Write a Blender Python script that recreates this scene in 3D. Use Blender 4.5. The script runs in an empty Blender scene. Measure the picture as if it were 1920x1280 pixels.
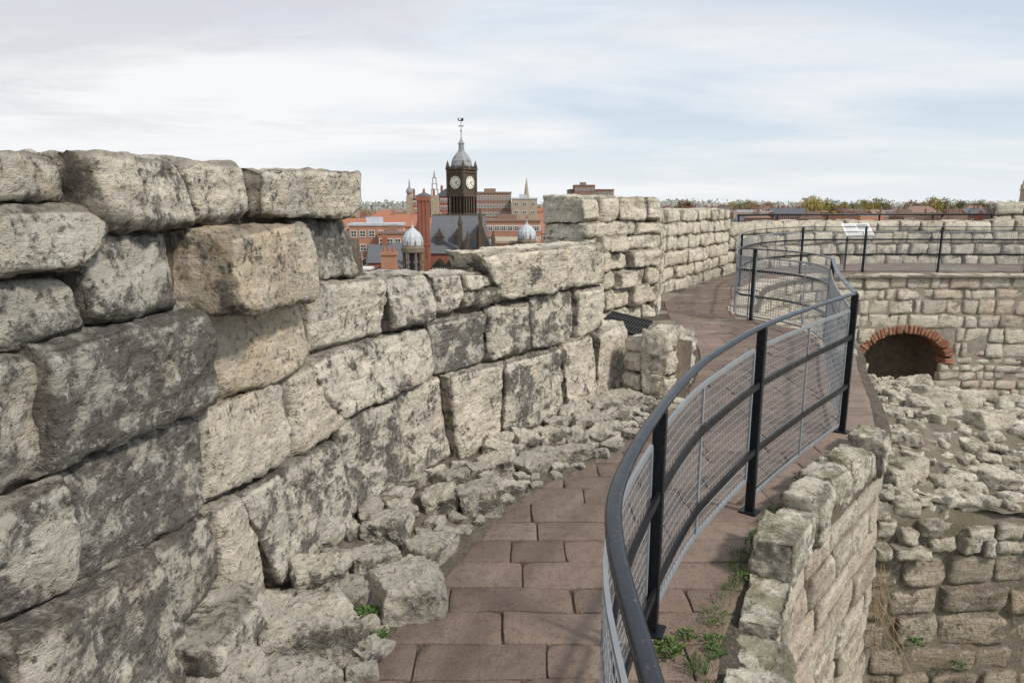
import bpy, math, random
import numpy as np
from mathutils import Vector, Matrix
R=random.Random(7)
scn=bpy.context.scene
COL=scn.collection
# ------------------------------------------------------------ helpers
def link(o,parent=None):
    COL.objects.link(o)
    if parent: o.parent=parent
    return o
def tag(o,label=None,cat=None,group=None,kind=None):
    if label:o["label"]=label
    if cat:o["category"]=cat
    if group:o["group"]=group
    if kind:o["kind"]=kind
    return o
def mkmesh(name,v,f,mats,mi=None,smooth=False,tint=None,parent=None,loc=(0,0,0)):
    me=bpy.data.meshes.new(name)
    v=v.tolist() if isinstance(v,np.ndarray) else v
    f=f.tolist() if isinstance(f,np.ndarray) else f
    me.from_pydata(v,[],f)
    for m in mats: me.materials.append(m)
    if mi is not None: me.polygons.foreach_set('material_index',np.asarray(mi,dtype=np.int32))
    me.polygons.foreach_set('use_smooth',np.full(len(me.polygons),smooth,dtype=bool))
    if tint is not None:
        a=me.color_attributes.new('tint','FLOAT_COLOR','POINT')
        a.data.foreach_set('color',np.asarray(tint,dtype=np.float32).ravel())
    me.update()
    o=bpy.data.objects.new(name,me); o.location=loc
    return link(o,parent)
def empty(name,loc=(0,0,0)):
    o=bpy.data.objects.new(name,None); o.location=loc; o.empty_display_size=.3
    return link(o)
def _h(i,j,k,s):
    n=(i*374761393+j*668265263+k*2147483647+s*974711)&0xffffffff
    n=((n^(n>>13))*1274126177)&0xffffffff
    n=((n^(n>>16))*2246822519)&0xffffffff
    return ((n^(n>>15))&0xffffff)/float(0xffffff)
def vnoise(P,s=0):
    F=np.floor(P).astype(np.int64); t=P-F; t=t*t*(3-2*t)
    r=0
    for a in (0,1):
        wa=t[:,0] if a else 1-t[:,0]
        for b in (0,1):
            wb=t[:,1] if b else 1-t[:,1]
            for c in (0,1):
                wc=t[:,2] if c else 1-t[:,2]
                r=r+wa*wb*wc*_h(F[:,0]+a,F[:,1]+b,F[:,2]+c,s)
    return r
def fbm(P,o=3,s=0):
    r=0;w=.5;tot=0
    for i in range(o):
        r=r+w*vnoise(P*(2.03**i)+i*17.3,s+i);tot+=w;w*=.5
    return r/tot
class Curve:
    def __init__(s,P,n=24):
        out=[]
        for i in range(len(P)-1):
            p0=P[max(i-1,0)];p1=P[i];p2=P[i+1];p3=P[min(i+2,len(P)-1)]
            for k in range(n):
                t=k/n
                out.append([0.5*((2*p1[j])+(-p0[j]+p2[j])*t+(2*p0[j]-5*p1[j]+4*p2[j]-p3[j])*t*t+(-p0[j]+3*p1[j]-3*p2[j]+p3[j])*t**3) for j in range(len(p1))])
        out.append(list(P[-1])); s.p=np.array(out)
        d=np.linalg.norm(np.diff(s.p[:,:2],axis=0),axis=1); s.s=np.concatenate([[0],np.cumsum(d)]); s.L=s.s[-1]
        t=np.gradient(s.p[:,:2],axis=0); s.t=t/np.linalg.norm(t,axis=1)[:,None]
    def pos(c,s):
        s=np.atleast_1d(s)
        return np.stack([np.interp(s,c.s,c.p[:,j]) for j in range(c.p.shape[1])],1)
    def tan(c,s):
        s=np.atleast_1d(s); t=np.stack([np.interp(s,c.s,c.t[:,j]) for j in (0,1)],1)
        return t/np.linalg.norm(t,axis=1)[:,None]
_tc={}
def topo(na,nb,nc):
    k=(na,nb,nc)
    if k in _tc: return _tc[k]
    idx={};V=[];F=[]
    def g(i,j,l):
        q=(i,j,l)
        if q not in idx: idx[q]=len(V);V.append(q)
        return idx[q]
    for i in range(na):
        for j in range(nb):
            F.append((g(i,j,nc),g(i+1,j,nc),g(i+1,j+1,nc),g(i,j+1,nc)))
            F.append((g(i,j,0),g(i,j+1,0),g(i+1,j+1,0),g(i+1,j,0)))
    for i in range(na):
        for l in range(nc):
            F.append((g(i,0,l),g(i+1,0,l),g(i+1,0,l+1),g(i,0,l+1)))
            F.append((g(i,nb,l),g(i,nb,l+1),g(i+1,nb,l+1),g(i+1,nb,l)))
    for j in range(nb):
        for l in range(nc):
            F.append((g(0,j,l),g(0,j,l+1),g(0,j+1,l+1),g(0,j+1,l)))
            F.append((g(na,j,l),g(na,j+1,l),g(na,j+1,l+1),g(na,j,l+1)))
    _tc[k]=(np.array(V),np.array(F)); return _tc[k]
def lines(h,r,res):
    m=max(1,int(round(2*(h-r)/res)))
    return np.concatenate([[-h,-h+.3*r],np.linspace(-h+r,h-r,m+1),[h-.3*r,h]])
def rbox(hx,hy,hz,r,res):
    r=min(r,.9*min(hx,hy,hz))
    X=lines(hx,r,res);Y=lines(hy,r,res);Z=lines(hz,r,res)
    V,F=topo(len(X)-1,len(Y)-1,len(Z)-1)
    p=np.stack([X[V[:,0]],Y[V[:,1]],Z[V[:,2]]],1)
    h=np.array([hx,hy,hz])
    inn=np.clip(p,-(h-r),h-r); d=p-inn
    n=d/np.maximum(np.linalg.norm(d,axis=1),1e-9)[:,None]
    return inn+n*r,n,F
def facet(p,h,cuts,k,front=True):
    h=np.array(h)
    for i in range(k):
        n=np.array([R.choice((-1,1))*R.uniform(.0,1),R.choice((-1,1))*R.uniform(.0,1),(R.uniform(.25,1.1) if front else R.choice((-1,1))*R.uniform(0,1))])
        n/=np.linalg.norm(n)
        d=float(np.dot(h,np.abs(n)))-cuts*R.uniform(.3,1.)*(1 if np.sort(np.abs(n))[1]>.35 else .45)
        e=p@n-d
        p=p-np.maximum(e,0)[:,None]*n*.94
    return p
class Stones:
    def __init__(s): s.v=[];s.f=[];s.t=[];s.n=0
    def add(s,v,f,tint,edge_dark=None):
        s.v.append(v);s.f.append(f+s.n);s.n+=len(v)
        t=np.tile(np.array([*tint,1.0]),(len(v),1))
        if edge_dark is not None: t[:,3]=edge_dark
        else: t[:,3]=0
        s.t.append(t)
    def data(s): return np.concatenate(s.v),np.concatenate(s.f),np.concatenate(s.t)
def rough(W,N,amp,seed,f=1.0):
    lo=fbm(W*3.2*f+seed*3.7,2,seed)-.5
    mid=fbm(W*11*f+seed,3,seed+5)-.5
    rid=np.abs(2*fbm(W*5.5*f+seed*1.3,3,seed+9)-1)
    chip=np.clip(fbm(W*6*f-seed*2.1,3,seed+3)-.58,0,1)
    hi=fbm(W*27*f,2,seed+2)-.5
    ter=np.floor(fbm(W*np.array([3,3,7.])*f+seed,2,seed+7)*7)/7-.43
    d=amp*(.35*lo+1.2*mid+.8*(rid-.2)-3.0*chip+1.5*hi+1.8*ter)
    return W+N*d[:,None]
def wall_stone(S,cv,q,prot,depth,r,res,amp,tint,gap=.004,tilt=.02,sd=None,warp=.02,cut=.07,nc=7,edge=.016):
    (s0,z0),(s1,z1),(s2,z2),(s3,z3)=q
    w=((s1-s0)+(s2-s3))/2;h=((z0-z3)+(z1-z2))/2
    hx=w/2-gap;hy=h/2-gap;hz=(depth+prot)/2
    p,n,F=rbox(hx,hy,hz,r,res)
    wob=(fbm(p*9+R.uniform(0,50),2,3)-.5)*.02
    ed=np.minimum(hx-np.abs(p[:,0]),hy-np.abs(p[:,1]))+wob
    ed=np.maximum(ed,0)
    p=facet(p,(hx,hy,hz),min(cut,.4*min(hx,hy)),nc)
    a=(p[:,0]/(w/2)+1)/2;b=(p[:,1]/(h/2)+1)/2
    s=(s3*(1-a)+s2*a)*(1-b)+(s0*(1-a)+s1*a)*b
    z=(z3*(1-a)+z2*a)*(1-b)+(z0*(1-a)+z1*a)*b
    c=p[:,2]+(prot-depth)/2
    fr=np.clip((c+depth*.5)/(prot+depth*.5),0,1)
    ta=R.uniform(-tilt,tilt);tb=R.uniform(-tilt,tilt)
    c=c+fr*(ta*(2*a-1)+tb*(2*b-1))-fr*edge*1.1*np.exp(-(ed/edge)**2)
    edge_dark=fr*np.exp(-(ed/(edge*1.3))**2)  # darker tone towards the edges of each stone's front
    if sd is None: sd=R.randint(1,9999)
    xy=cv.pos(s)[:,:2];T=cv.tan(s);N=np.stack([T[:,1],-T[:,0]],1)
    W=np.column_stack([xy+N*c[:,None],z])
    Nw=np.column_stack([T*n[:,0:1]+N*n[:,2:3],n[:,1]])
    if warp:
        W=W+warp*2*np.column_stack([fbm(W*2.7+o,2,o)-.5 for o in (11,23,37)])
    W=rough(W,Nw,amp,sd%97)
    S.add(W,F,tint,edge_dark)
def free_stone(S,c,dims,rz,tx,ty,r,res,amp,tint,sd=None,cut=.22,nc=11):
    p,n,F=rbox(dims[0]/2,dims[1]/2,dims[2]/2,r,res)
    p=facet(p,[x/2 for x in dims],cut*min(dims),nc,False)
    M=np.array(Matrix.Rotation(rz,3,'Z')@Matrix.Rotation(tx,3,'X')@Matrix.Rotation(ty,3,'Y'))
    if sd is None: sd=R.randint(1,9999)
    q=p.copy()
    k=np.array([R.uniform(-.4,.4) for _ in range(4)])
    q[:,0]*=1+k[0]*p[:,1]/dims[1]*1.2+k[1]*p[:,2]/dims[2]; q[:,1]*=1+k[2]*p[:,0]/dims[0]; q[:,2]*=1+k[3]*p[:,0]/dims[0]
    q=q@M.T;n=n@M.T
    W=rough(q+np.array(c),n,amp,sd%97,1.5)
    S.add(W,F,tint)
def courses(s0,s1,zs,wm,jit=.02,wv=.35,step=None):
    out=[];n=len(zs)-1
    for k in range(n):
        zb,zt=zs[k],zs[k+1]
        s=s0
        while s<s1-.02:
            w=wm*R.uniform(1-wv,1+wv)
            if s+w>s1-wm*.4: w=s1-s
            o=[(s,zt+R.uniform(-jit,jit)),(s+w,zt+R.uniform(-jit,jit)),(s+w+R.uniform(-jit,jit),zb),(s+R.uniform(-jit,jit),zb)]
            out.append(o);s+=w
    return out
def rows(z0,z1,h,v=.2):
    z=[z0]
    while z[-1]<z1-h*.6: z.append(z[-1]+h*R.uniform(1-v,1+v))
    z=np.array(z);z=z0+(z-z0)*(z1-z0)/(z[-1]-z0) if len(z)>1 else np.array([z0,z1])
    return list(z)
def core(cv,s0,s1,ztop,zbot,thick,off=-.06,res=.12,zres=.15,hole=None,noise=.02):
    ns=max(2,int((s1-s0)/res));ss=np.linspace(s0,s1,ns+1)
    zt=np.array([ztop(x) for x in ss]);nz=max(2,int((zt.max()-zbot)/zres))
    th=np.array([thick(x) for x in ss])[:,None] if callable(thick) else thick
    xy=cv.pos(ss)[:,:2];T=cv.tan(ss);N=np.stack([T[:,1],-T[:,0]],1)
    V=[]
    for j in range(nz+1):
        z=zbot+(zt-zbot)*j/nz
        o=np.full(ns+1,off)
        if hole: o=o+np.array([hole(ss[i],z[i]) for i in range(ns+1)])
        P=np.column_stack([xy+N*o[:,None],z])
        P[:,:2]+=N*((fbm(P*6,3,4)-.5)*2*noise)[:,None]
        V.append(P)
    P=np.column_stack([xy-N*th,zt]);P[:,2]+=(fbm(P*5,2,6)-.5)*.05;V.append(P)
    V.append(np.column_stack([xy-N*th,np.full(ns+1,zbot)]))
    m=len(V);V=np.concatenate(V);w=ns+1;F=[]
    for j in range(m-1):
        for i in range(ns): F.append((j*w+i,j*w+i+1,(j+1)*w+i+1,(j+1)*w+i))
    F=[list(f) for f in F]
    F.append([j*w for j in range(m)]);F.append([j*w+ns for j in reversed(range(m))])
    return V,F
def build_wall(name,S,cores,mats,label,cat):
    v,f,t=S.data();V=[v];F=f.tolist();mi=[0]*len(F);n=len(v);T=[t]
    for cvv,cf in cores:
        V.append(cvv);F+=[[x+n for x in q] for q in cf];mi+=[1]*len(cf);n+=len(cvv)
        T.append(np.tile(np.array([.5,.5,.5,1.]),(len(cvv),1)))
    o=mkmesh(name,np.concatenate(V),F,mats,mi,True,np.concatenate(T))
    return tag(o,label,cat)
def topfn(quads,drop=.1):
    def f(s):
        z=[max(q[0][1],q[1][1]) for q in quads if min(q[0][0],q[3][0])-.02<=s<=max(q[1][0],q[2][0])+.02]
        return (max(z) if z else 0)-drop
    return f
# ------------------------------------------------------------ materials
def mat(name):
    m=bpy.data.materials.new(name);m.use_nodes=True;nt=m.node_tree
    b=nt.nodes['Principled BSDF'];b.inputs['Roughness'].default_value=.9
    b.inputs['Specular IOR Level'].default_value=.25
    return m,nt,b
class NT:
    def __init__(s,nt):s.nt=nt;s.co=nt.nodes.new('ShaderNodeTexCoord').outputs['Object']
    def n(s,t,**k):
        x=s.nt.nodes.new(t)
        for a,b in k.items(): setattr(x,a,b)
        return x
    def inp(s,i,v):
        if isinstance(v,bpy.types.NodeSocket): s.nt.links.new(v,i)
        else: i.default_value=v
    def noise(s,sc,det=6,ro=.6,vec=None,dist=0):
        x=s.n('ShaderNodeTexNoise');s.inp(x.inputs['Vector'],vec or s.co)
        x.inputs['Scale'].default_value=sc;x.inputs['Detail'].default_value=det;x.inputs['Roughness'].default_value=ro;x.inputs['Distortion'].default_value=dist
        return x.outputs['Fac']
    def ramp(s,v,lo,hi,a=0.,b=1.):
        x=s.n('ShaderNodeMapRange');x.clamp=True;s.inp(x.inputs[0],v);x.inputs[1].default_value=lo;x.inputs[2].default_value=hi;x.inputs[3].default_value=a;x.inputs[4].default_value=b
        return x.outputs[0]
    def m(s,op,a,b=0.):
        x=s.n('ShaderNodeMath',operation=op);s.inp(x.inputs[0],a);s.inp(x.inputs[1],b);return x.outputs[0]
    def mix(s,f,a,b,mode='MIX'):
        x=s.n('ShaderNodeMix',data_type='RGBA',blend_type=mode)
        s.inp(x.inputs[0],f)
        for i,c in ((6,a),(7,b)): s.inp(x.inputs[i],c if isinstance(c,bpy.types.NodeSocket) else (*c,1))
        return x.outputs[2]
    def map(s,sc):
        x=s.n('ShaderNodeMapping');s.inp(x.inputs[0],s.co);x.inputs['Scale'].default_value=sc;return x.outputs[0]
    def bump(s,h,d,st=1.,nrm=None):
        x=s.n('ShaderNodeBump');s.inp(x.inputs['Height'],h);x.inputs['Distance'].default_value=d;x.inputs['Strength'].default_value=st
        if nrm: s.inp(x.inputs['Normal'],nrm)
        return x.outputs[0]
def stone_mat(name,light,mid,dark,warm,fs=1.,moss=.0,pink=None,bd=.024,lich=1.0,edge_mix=.55):
    m,nt,b=mat(name);g=NT(nt)
    at=g.n('ShaderNodeAttribute',attribute_name='tint');sp=g.n('ShaderNodeSeparateColor');nt.links.new(at.outputs['Color'],sp.inputs[0])
    r,w,l=sp.outputs[0],sp.outputs[1],sp.outputs[2];gr=at.outputs['Alpha']
    n1=g.noise(2.6*fs,4,.6);n2=g.noise(8*fs,7,.68,dist=.25);n3=g.noise(40*fs,6,.72)
    st=g.noise(5*fs,4,.6,g.map((1.,1.,7)))
    base=g.mix(g.ramp(g.m('ADD',g.m('MULTIPLY',n1,.8),g.m('MULTIPLY',r,.9)),.62,1.16),mid,light)
    base=g.mix(g.m('MULTIPLY',w,g.ramp(n1,.38,.6,.3,1.)),base,warm)
    # ochre-brown stains and soft grey lichen veils
    base=g.mix(g.ramp(g.noise(3.7*fs,6,.66),.53,.66,0,.42),base,[c*.80 for c in warm])
    base=g.mix(g.ramp(g.noise(5.3*fs,7,.7),.50,.60,0,.5*lich),base,[c*.78 for c in mid])
    if pink: base=g.mix(g.ramp(g.noise(1.1*fs,3,.5),.5,.62,0,.5),base,pink)
    base=g.mix(g.ramp(st,.4,.64,.0,.35),base,[c*.62 for c in mid])
    geo=g.n('ShaderNodeNewGeometry');sn=g.n('ShaderNodeSeparateXYZ');nt.links.new(geo.outputs['Normal'],sn.inputs[0])
    up=g.ramp(sn.outputs[2],-.3,.8)
    dk=g.m('ADD',g.m('ADD',n2,g.m('MULTIPLY',l,.22)),g.m('ADD',g.m('MULTIPLY',n3,.30),g.m('MULTIPLY',n1,.40)))
    dk=g.m('ADD',g.m('SUBTRACT',dk,g.m('MULTIPLY',up,.08)),g.m('MULTIPLY',gr,.08))
    base=g.mix(g.ramp(dk,.885,.985,0,.85*lich),base,dark)
    sp3=g.ramp(g.m('ADD',g.m('MULTIPLY',n3,.75),g.m('MULTIPLY',n2,.25)),.53,.595)
    base=g.mix(g.m('MULTIPLY',sp3,.72*lich),base,[c*.45 for c in dark])
    wl=g.noise(19*fs,8,.78)
    base=g.mix(g.ramp(wl,.56,.605,0,.6),base,(.72,.70,.645))
    if moss: base=g.mix(g.m('MULTIPLY',g.ramp(g.m('ADD',g.noise(5*fs,6,.7),g.m('MULTIPLY',up,.12)),.57,.69,0,moss),up),base,(.16,.15,.06))
    base=g.mix(g.m('MULTIPLY',g.ramp(gr,.3,.95),edge_mix),base,(.11,.09,.07))  # dark brown mixed in towards the stone edges
    nt.links.new(base,b.inputs['Base Color'])
    pit=g.ramp(g.noise(30*fs,4,.65),.34,.44)
    h=g.m('ADD',g.m('ADD',g.m('MULTIPLY',n3,1.1),g.m('MULTIPLY',n2,1.2)),g.m('ADD',g.m('MULTIPLY',pit,.28),g.m('MULTIPLY',st,.7)))
    nt.links.new(g.bump(h,bd/fs),b.inputs['Normal']);b.inputs['Roughness'].default_value=.95
    return m
M_stone=stone_mat('weathered_limestone',(.86,.795,.675),(.50,.475,.42),(.13,.122,.11),(.74,.59,.41))
M_pale=stone_mat('pale_limestone',(.86,.80,.67),(.60,.555,.47),(.24,.22,.185),(.74,.62,.46),fs=.75,moss=.06,lich=.7,edge_mix=.45)
M_inner=stone_mat('pink_limestone',(.84,.77,.65),(.60,.54,.45),(.26,.225,.185),(.70,.55,.43),fs=.8,moss=.04,pink=(.72,.58,.50),lich=.6,edge_mix=.4)
M_moss=stone_mat('mossy_limestone',(.84,.78,.66),(.54,.505,.43),(.20,.188,.152),(.64,.55,.40),moss=.6,lich=.85)
M_rub=stone_mat('rubble_limestone',(.84,.78,.66),(.56,.51,.425),(.22,.20,.162),(.64,.55,.41),moss=.45,lich=.75)
M_dark=stone_mat('damp_stone',(.60,.52,.415),(.40,.34,.265),(.13,.11,.085),(.50,.39,.27),fs=.8,moss=.2,lich=.7)
M_base=stone_mat('grimy_limestone',(.70,.65,.555),(.40,.375,.33),(.125,.117,.105),(.56,.47,.34),moss=.12)
def mortar_mat(name,a,b_):
    m,nt,b=mat(name);g=NT(nt)
    c=g.mix(g.ramp(g.noise(7,8,.7),.35,.65),a,b_)
    c=g.mix(g.ramp(g.noise(60,4,.7),.5,.68,0,.5),c,(.38,.33,.26))
    nt.links.new(c,b.inputs['Base Color']);nt.links.new(g.bump(g.noise(38,8,.7),.03),b.inputs['Normal']);return m
M_mortar=mortar_mat('brown_mortar',(.09,.072,.055),(.20,.165,.125))
M_pmortar=mortar_mat('pale_mortar',(.25,.22,.18),(.44,.395,.33))
M_soil=mortar_mat('gritty_soil',(.125,.103,.08),(.27,.23,.182))
M_recess=mortar_mat('warm_shaded_recess_stone',(.10,.072,.052),(.20,.145,.105))  # warm brown stone with the arch's inner shade put into its colour
def paving_mat():
    m,nt,b=mat('brown_flagstone');g=NT(nt)
    at=g.n('ShaderNodeAttribute',attribute_name='tint');sp=g.n('ShaderNodeSeparateColor');nt.links.new(at.outputs['Color'],sp.inputs[0])
    c=g.mix(sp.outputs[0],(.185,.132,.104),(.275,.205,.165))
    c=g.mix(g.m('MULTIPLY',sp.outputs[1],.35),c,(.215,.168,.138))
    c=g.mix(g.ramp(g.noise(2.2,6,.65),.4,.65,0,.4),c,(.285,.225,.184))
    c=g.mix(g.ramp(g.noise(18,8,.75),.5,.66,0,.55),c,(.105,.08,.064))
    c=g.mix(g.ramp(g.noise(130,3,.6),.6,.72,0,.4),c,(.38,.33,.29))
    nt.links.new(c,b.inputs['Base Color'])
    h=g.m('ADD',g.noise(9,8,.65),g.m('MULTIPLY',g.noise(70,4,.6),.3))
    nt.links.new(g.bump(h,.022),b.inputs['Normal'])
    nt.links.new(g.ramp(g.noise(5,4,.6),.3,.7,.6,.9),b.inputs['Roughness']);return m
M_pave=paving_mat()
def metal(name,c,ro,met,scratch=(.3,.3,.3),sc=.15,spec=.5):
    m,nt,b=mat(name);g=NT(nt)
    col=g.mix(g.ramp(g.noise(55,6,.8),.58,.68,0,sc),c,scratch)
    col=g.mix(g.ramp(g.noise(6,4,.6),.3,.7,0,.3),col,[x*1.6 for x in c])
    nt.links.new(col,b.inputs['Base Color']);b.inputs['Metallic'].default_value=met
    b.inputs['Specular IOR Level'].default_value=spec
    nt.links.new(g.ramp(g.noise(12,5,.6),.3,.7,ro-.08,ro+.12),b.inputs['Roughness']);return m
M_black=metal('black_painted_steel',(.008,.010,.014),.34,0.,(.22,.18,.15),.35,.25)
M_hand=metal('worn_black_handrail',(.010,.014,.022),.26,0.,(.25,.2,.17),.5,.5)
M_galv=metal('galvanised_steel',(.25,.27,.295),.5,.2,(.4,.4,.4),.3)
def plain(name,c,c2=None,sc=.6,ro=.85,bumpd=0):
    m,nt,b=mat(name);g=NT(nt)
    c2=c2 or [x*.7 for x in c]
    col=g.mix(g.ramp(g.noise(sc,7,.7),.35,.65),c,c2)
    nt.links.new(col,b.inputs['Base Color']);b.inputs['Roughness'].default_value=ro
    if bumpd: nt.links.new(g.bump(g.noise(sc*6,4,.6),bumpd),b.inputs['Normal'])
    return m
def brick_m(name,c,c2,mo=(.3,.27,.24),sc=4.):
    m,nt,b=mat(name);g=NT(nt)
    x=g.n('ShaderNodeTexBrick')
    sx=g.n('ShaderNodeSeparateXYZ');nt.links.new(g.co,sx.inputs[0]);cb=g.n('ShaderNodeCombineXYZ')
    nt.links.new(g.m('ADD',sx.outputs[0],sx.outputs[1]),cb.inputs[0]);nt.links.new(sx.outputs[2],cb.inputs[1]);nt.links.new(cb.outputs[0],x.inputs[0])
    x.inputs['Color1'].default_value=(*c,1);x.inputs['Color2'].default_value=(*c2,1);x.inputs['Mortar'].default_value=(*mo,1);x.inputs['Scale'].default_value=sc;x.inputs['Mortar Size'].default_value=.012
    col=g.mix(g.ramp(g.noise(.5,5,.65),.35,.7,0,.5),x.outputs[0],[q*.6 for q in c])
    nt.links.new(col,b.inputs['Base Color']);return m
def roof_m(name,c,c2,ro=.8):
    m,nt,b=mat(name);g=NT(nt)
    col=g.mix(g.ramp(g.noise(3,5,.7,g.map((1,1,5))),.35,.65),c,c2)
    sx=g.n('ShaderNodeSeparateXYZ');nt.links.new(g.co,sx.inputs[0])
    f=g.m('FRACT',g.m('MULTIPLY',sx.outputs[2],3.5));col=g.mix(g.ramp(f,.0,.25,.45,0),col,[x*.4 for x in c])
    nt.links.new(col,b.inputs['Base Color']);b.inputs['Roughness'].default_value=ro;return m
M_red=brick_m('red_brick',(.36,.125,.08),(.30,.10,.065))
M_orange=brick_m('orange_brick',(.50,.25,.155),(.43,.20,.125))
M_brown=brick_m('brown_brick',(.29,.185,.14),(.245,.15,.115))
M_buff=plain('buff_stone',(.46,.39,.29),(.34,.28,.20),.8)
M_cream=plain('cream_render',(.58,.55,.48),(.48,.45,.39),.5)
M_sooty=plain('sooty_carved_stone',(.14,.105,.075),(.07,.053,.038),2.5,.9,.03)
M_slate=roof_m('blue_slate',(.105,.11,.125),(.155,.165,.18))
M_tile=roof_m('red_clay_tile',(.42,.19,.12),(.32,.135,.09))
M_btile=roof_m('brown_tile',(.24,.165,.13),(.30,.205,.165))
M_lead=plain('weathered_lead',(.56,.59,.63),(.41,.44,.48),1.5,.45)
M_leadd=plain('dark_lead',(.34,.355,.375),(.22,.23,.245),1.5,.5)
M_white=plain('white_paint',(.78,.78,.76),(.68,.68,.66),2,.5)
M_glass=plain('window_glass',(.05,.06,.07),(.08,.09,.10),.7,.12)
M_blk=plain('black_timber',(.02,.02,.02),(.03,.028,.025),2,.6)
# ------------------------------------------------------------ main parapet wall
cA=Curve([(-1.5,-0.5),(-1.42,0.6),(-1.35,1.4),(-1.22,2.12),(-1.1,2.9),(-.8,3.75),(-.35,4.45),(.2,5.1),(.7,5.8),(1.05,6.4),(1.3,6.9)])
A_raw="""217,189 248,187 250,176 214,175;-.01;.65,.1,.2
248,190 294,190 302,168 253,168;.05;.85,.15,.2
294,191 341,192 342,170 302,168;.02;1.,.15,-.1
341,191 416,191 415,168 342,170;.09;.95,.35,.1
214,175 259,175 244,157 212,157;.04;.6,.15,.3
246,168 295,168 292,140 246,142;.01;.5,.0,.6
299,167 371,167 369,132 296,137;.16;.65,.9,.0
373,168 424,167 433,138 372,138;-.01;.3,.1,.6
210,157 244,157 246,139 209,138;.0;.45,.0,.6
225,140 296,139 304,103 225,103;.08;.35,.0,.8
304,138 373,131 373,99 311,98;.02;1.,.95,-.7
374,138 444,136 445,102 374,100;.03;1.,.05,.0
445,136 488,134 491,105 445,104;.04;.6,.1,.45
489,134 518,132 518,109 491,105;.02;.95,.15,.1
518,132 536,131 535,120 519,120;.05;.9,.1,.0
537,130 556,127 554,119 536,119;.0;1.,.1,-.2
518,120 556,119 554,108 517,108;.01;.6,.1,.4
532,145 627,144 628,110 554,110;.06;.95,.3,.1
628,145 695,144 698,110 628,110;.04;.85,.35,.1
373,101 484,102 487,67 394,65;.04;.9,.0,.2
485,105 541,104 542,67 487,66;.0;.35,.0,.6
542,108 588,106 591,67 542,67;.03;.6,.05,.45
589,110 652,107 652,67 591,67;.0;.65,.1,.45
653,108 699,107 701,67 652,67;.03;.95,.2,.0
209,139 229,137 231,103 204,103;.03;.5,.0,.5
231,103 293,103 290,63 231,65;.01;.35,.0,.75
294,99 357,99 356,59 291,63;.02;1.,.2,-.2
358,99 397,98 412,61 357,58;.03;1.,.2,-.4
393,65 453,66 461,3 396,5;.05;.6,.0,.5
453,67 497,67 509,6 461,2;.0;.85,.1,.25
498,67 560,65 558,7 509,4;.04;1.,.15,.05
561,66 630,66 639,6 558,6;.02;.7,.05,.4
631,68 683,67 688,4 639,4;.04;.95,.2,.1
684,69 758,67 763,0 688,2;.04;1.,.3,-.15
204,102 232,102 231,67 199,69;.05;.6,.0,.5
256,64 291,63 297,31 257,29;.05;.5,.1,.6
312,59 392,58 397,1 335,3;.08;.65,.0,.45
291,62 312,60 334,1 299,1;.05;1.,.2,-.3
201,69 257,66 270,3 200,5;.12;.5,.05,.6
256,31 299,31 300,-6 262,-6;.22;.65,.1,.35"""
SA=Stones();qA=[]
for ln in A_raw.split('\n'):
    c,p,t=ln.split(';')
    q=[tuple(float(x)/100 for x in k.split(',')) for k in c.split()]
    qA.append(q)
    top=max(q[0][1],q[1][1])
    dep=.55 if (top>1.82 or (4.1<q[1][0]<4.45 and top>1.3)) else .28
    small=(q[1][0]-q[0][0])<.25
    wall_stone(SA,cA,q,float(p)+.015,dep,.006,.0168,.013 if small else .018,[float(x) for x in t.split(',')],gap=.0005,tilt=.024,warp=.012,cut=.05,nc=14,edge=.010 if small else .011)
zsn=[-.1,.3,.68,1.02,1.39,1.58,1.76,1.88]
for q in courses(0,2.0,zsn,.55,.01):
    qA.append(q);wall_stone(SA,cA,q,.04,.5 if q[0][1]>1.82 else .25,.03,.05,.02,(.6,.1,R.random()*.7))
for q in courses(2.0,7.5,[-.2,.0],.36,.015):
    wall_stone(SA,cA,q,R.uniform(.04,.14),.2,.03,.03,.028,(R.uniform(.3,.8),.1,R.uniform(0,.6)))
A_core=core(cA,0,7.55,topfn(qA,.11),-9,lambda s:.5 if s<4.2 else .29,off=-.05,res=.05,zres=.08,noise=.03)
build_wall('parapet_wall',SA,[A_core],[M_stone,M_mortar],'tall weathered limestone parapet of rough mossy blocks beside the walk','wall')
def generic_wall(name,cv,s0,s1,zs,wm,mats,label,prot=.02,depth=.25,topd=.5,r=.02,res=.06,amp=.015,thick=.5,zbot=-9,tfun=None,skip=None,hole=None,off=-.05,cres=.2,jit=.015,drop=.08,wv=.35,cut=.07,nc=6,pv=.03,inset=0,gap=.004,edge=.016):
    S=Stones();qs=courses(s0,s1,zs,wm,jit,wv)
    ztm=max(q[0][1] for q in qs)
    for q in qs:
        if skip and skip(q): continue
        top=q[0][1]>ztm-.12 or (inset and (q[0][0]<s0+.05 or q[1][0]>s1-.05))
        t=tfun(q) if tfun else (R.uniform(.3,.95),R.choice([0,.1,.2,.5]),R.uniform(-.1,.5))
        wall_stone(S,cv,q,prot+R.uniform(-pv*.4,pv),topd if top else depth,r,res,amp,t,cut=cut,nc=nc,gap=gap,edge=edge)
    cr=core(cv,s0+inset,s1-inset,topfn(qs,drop),zbot,thick,off=off,res=cres,zres=cres,hole=hole)
    return build_wall(name,S,[cr],mats,label,'wall')
cC=Curve([(.98,9.6),(1.45,10.2),(2.0,10.75),(2.35,11.0)])
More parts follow.
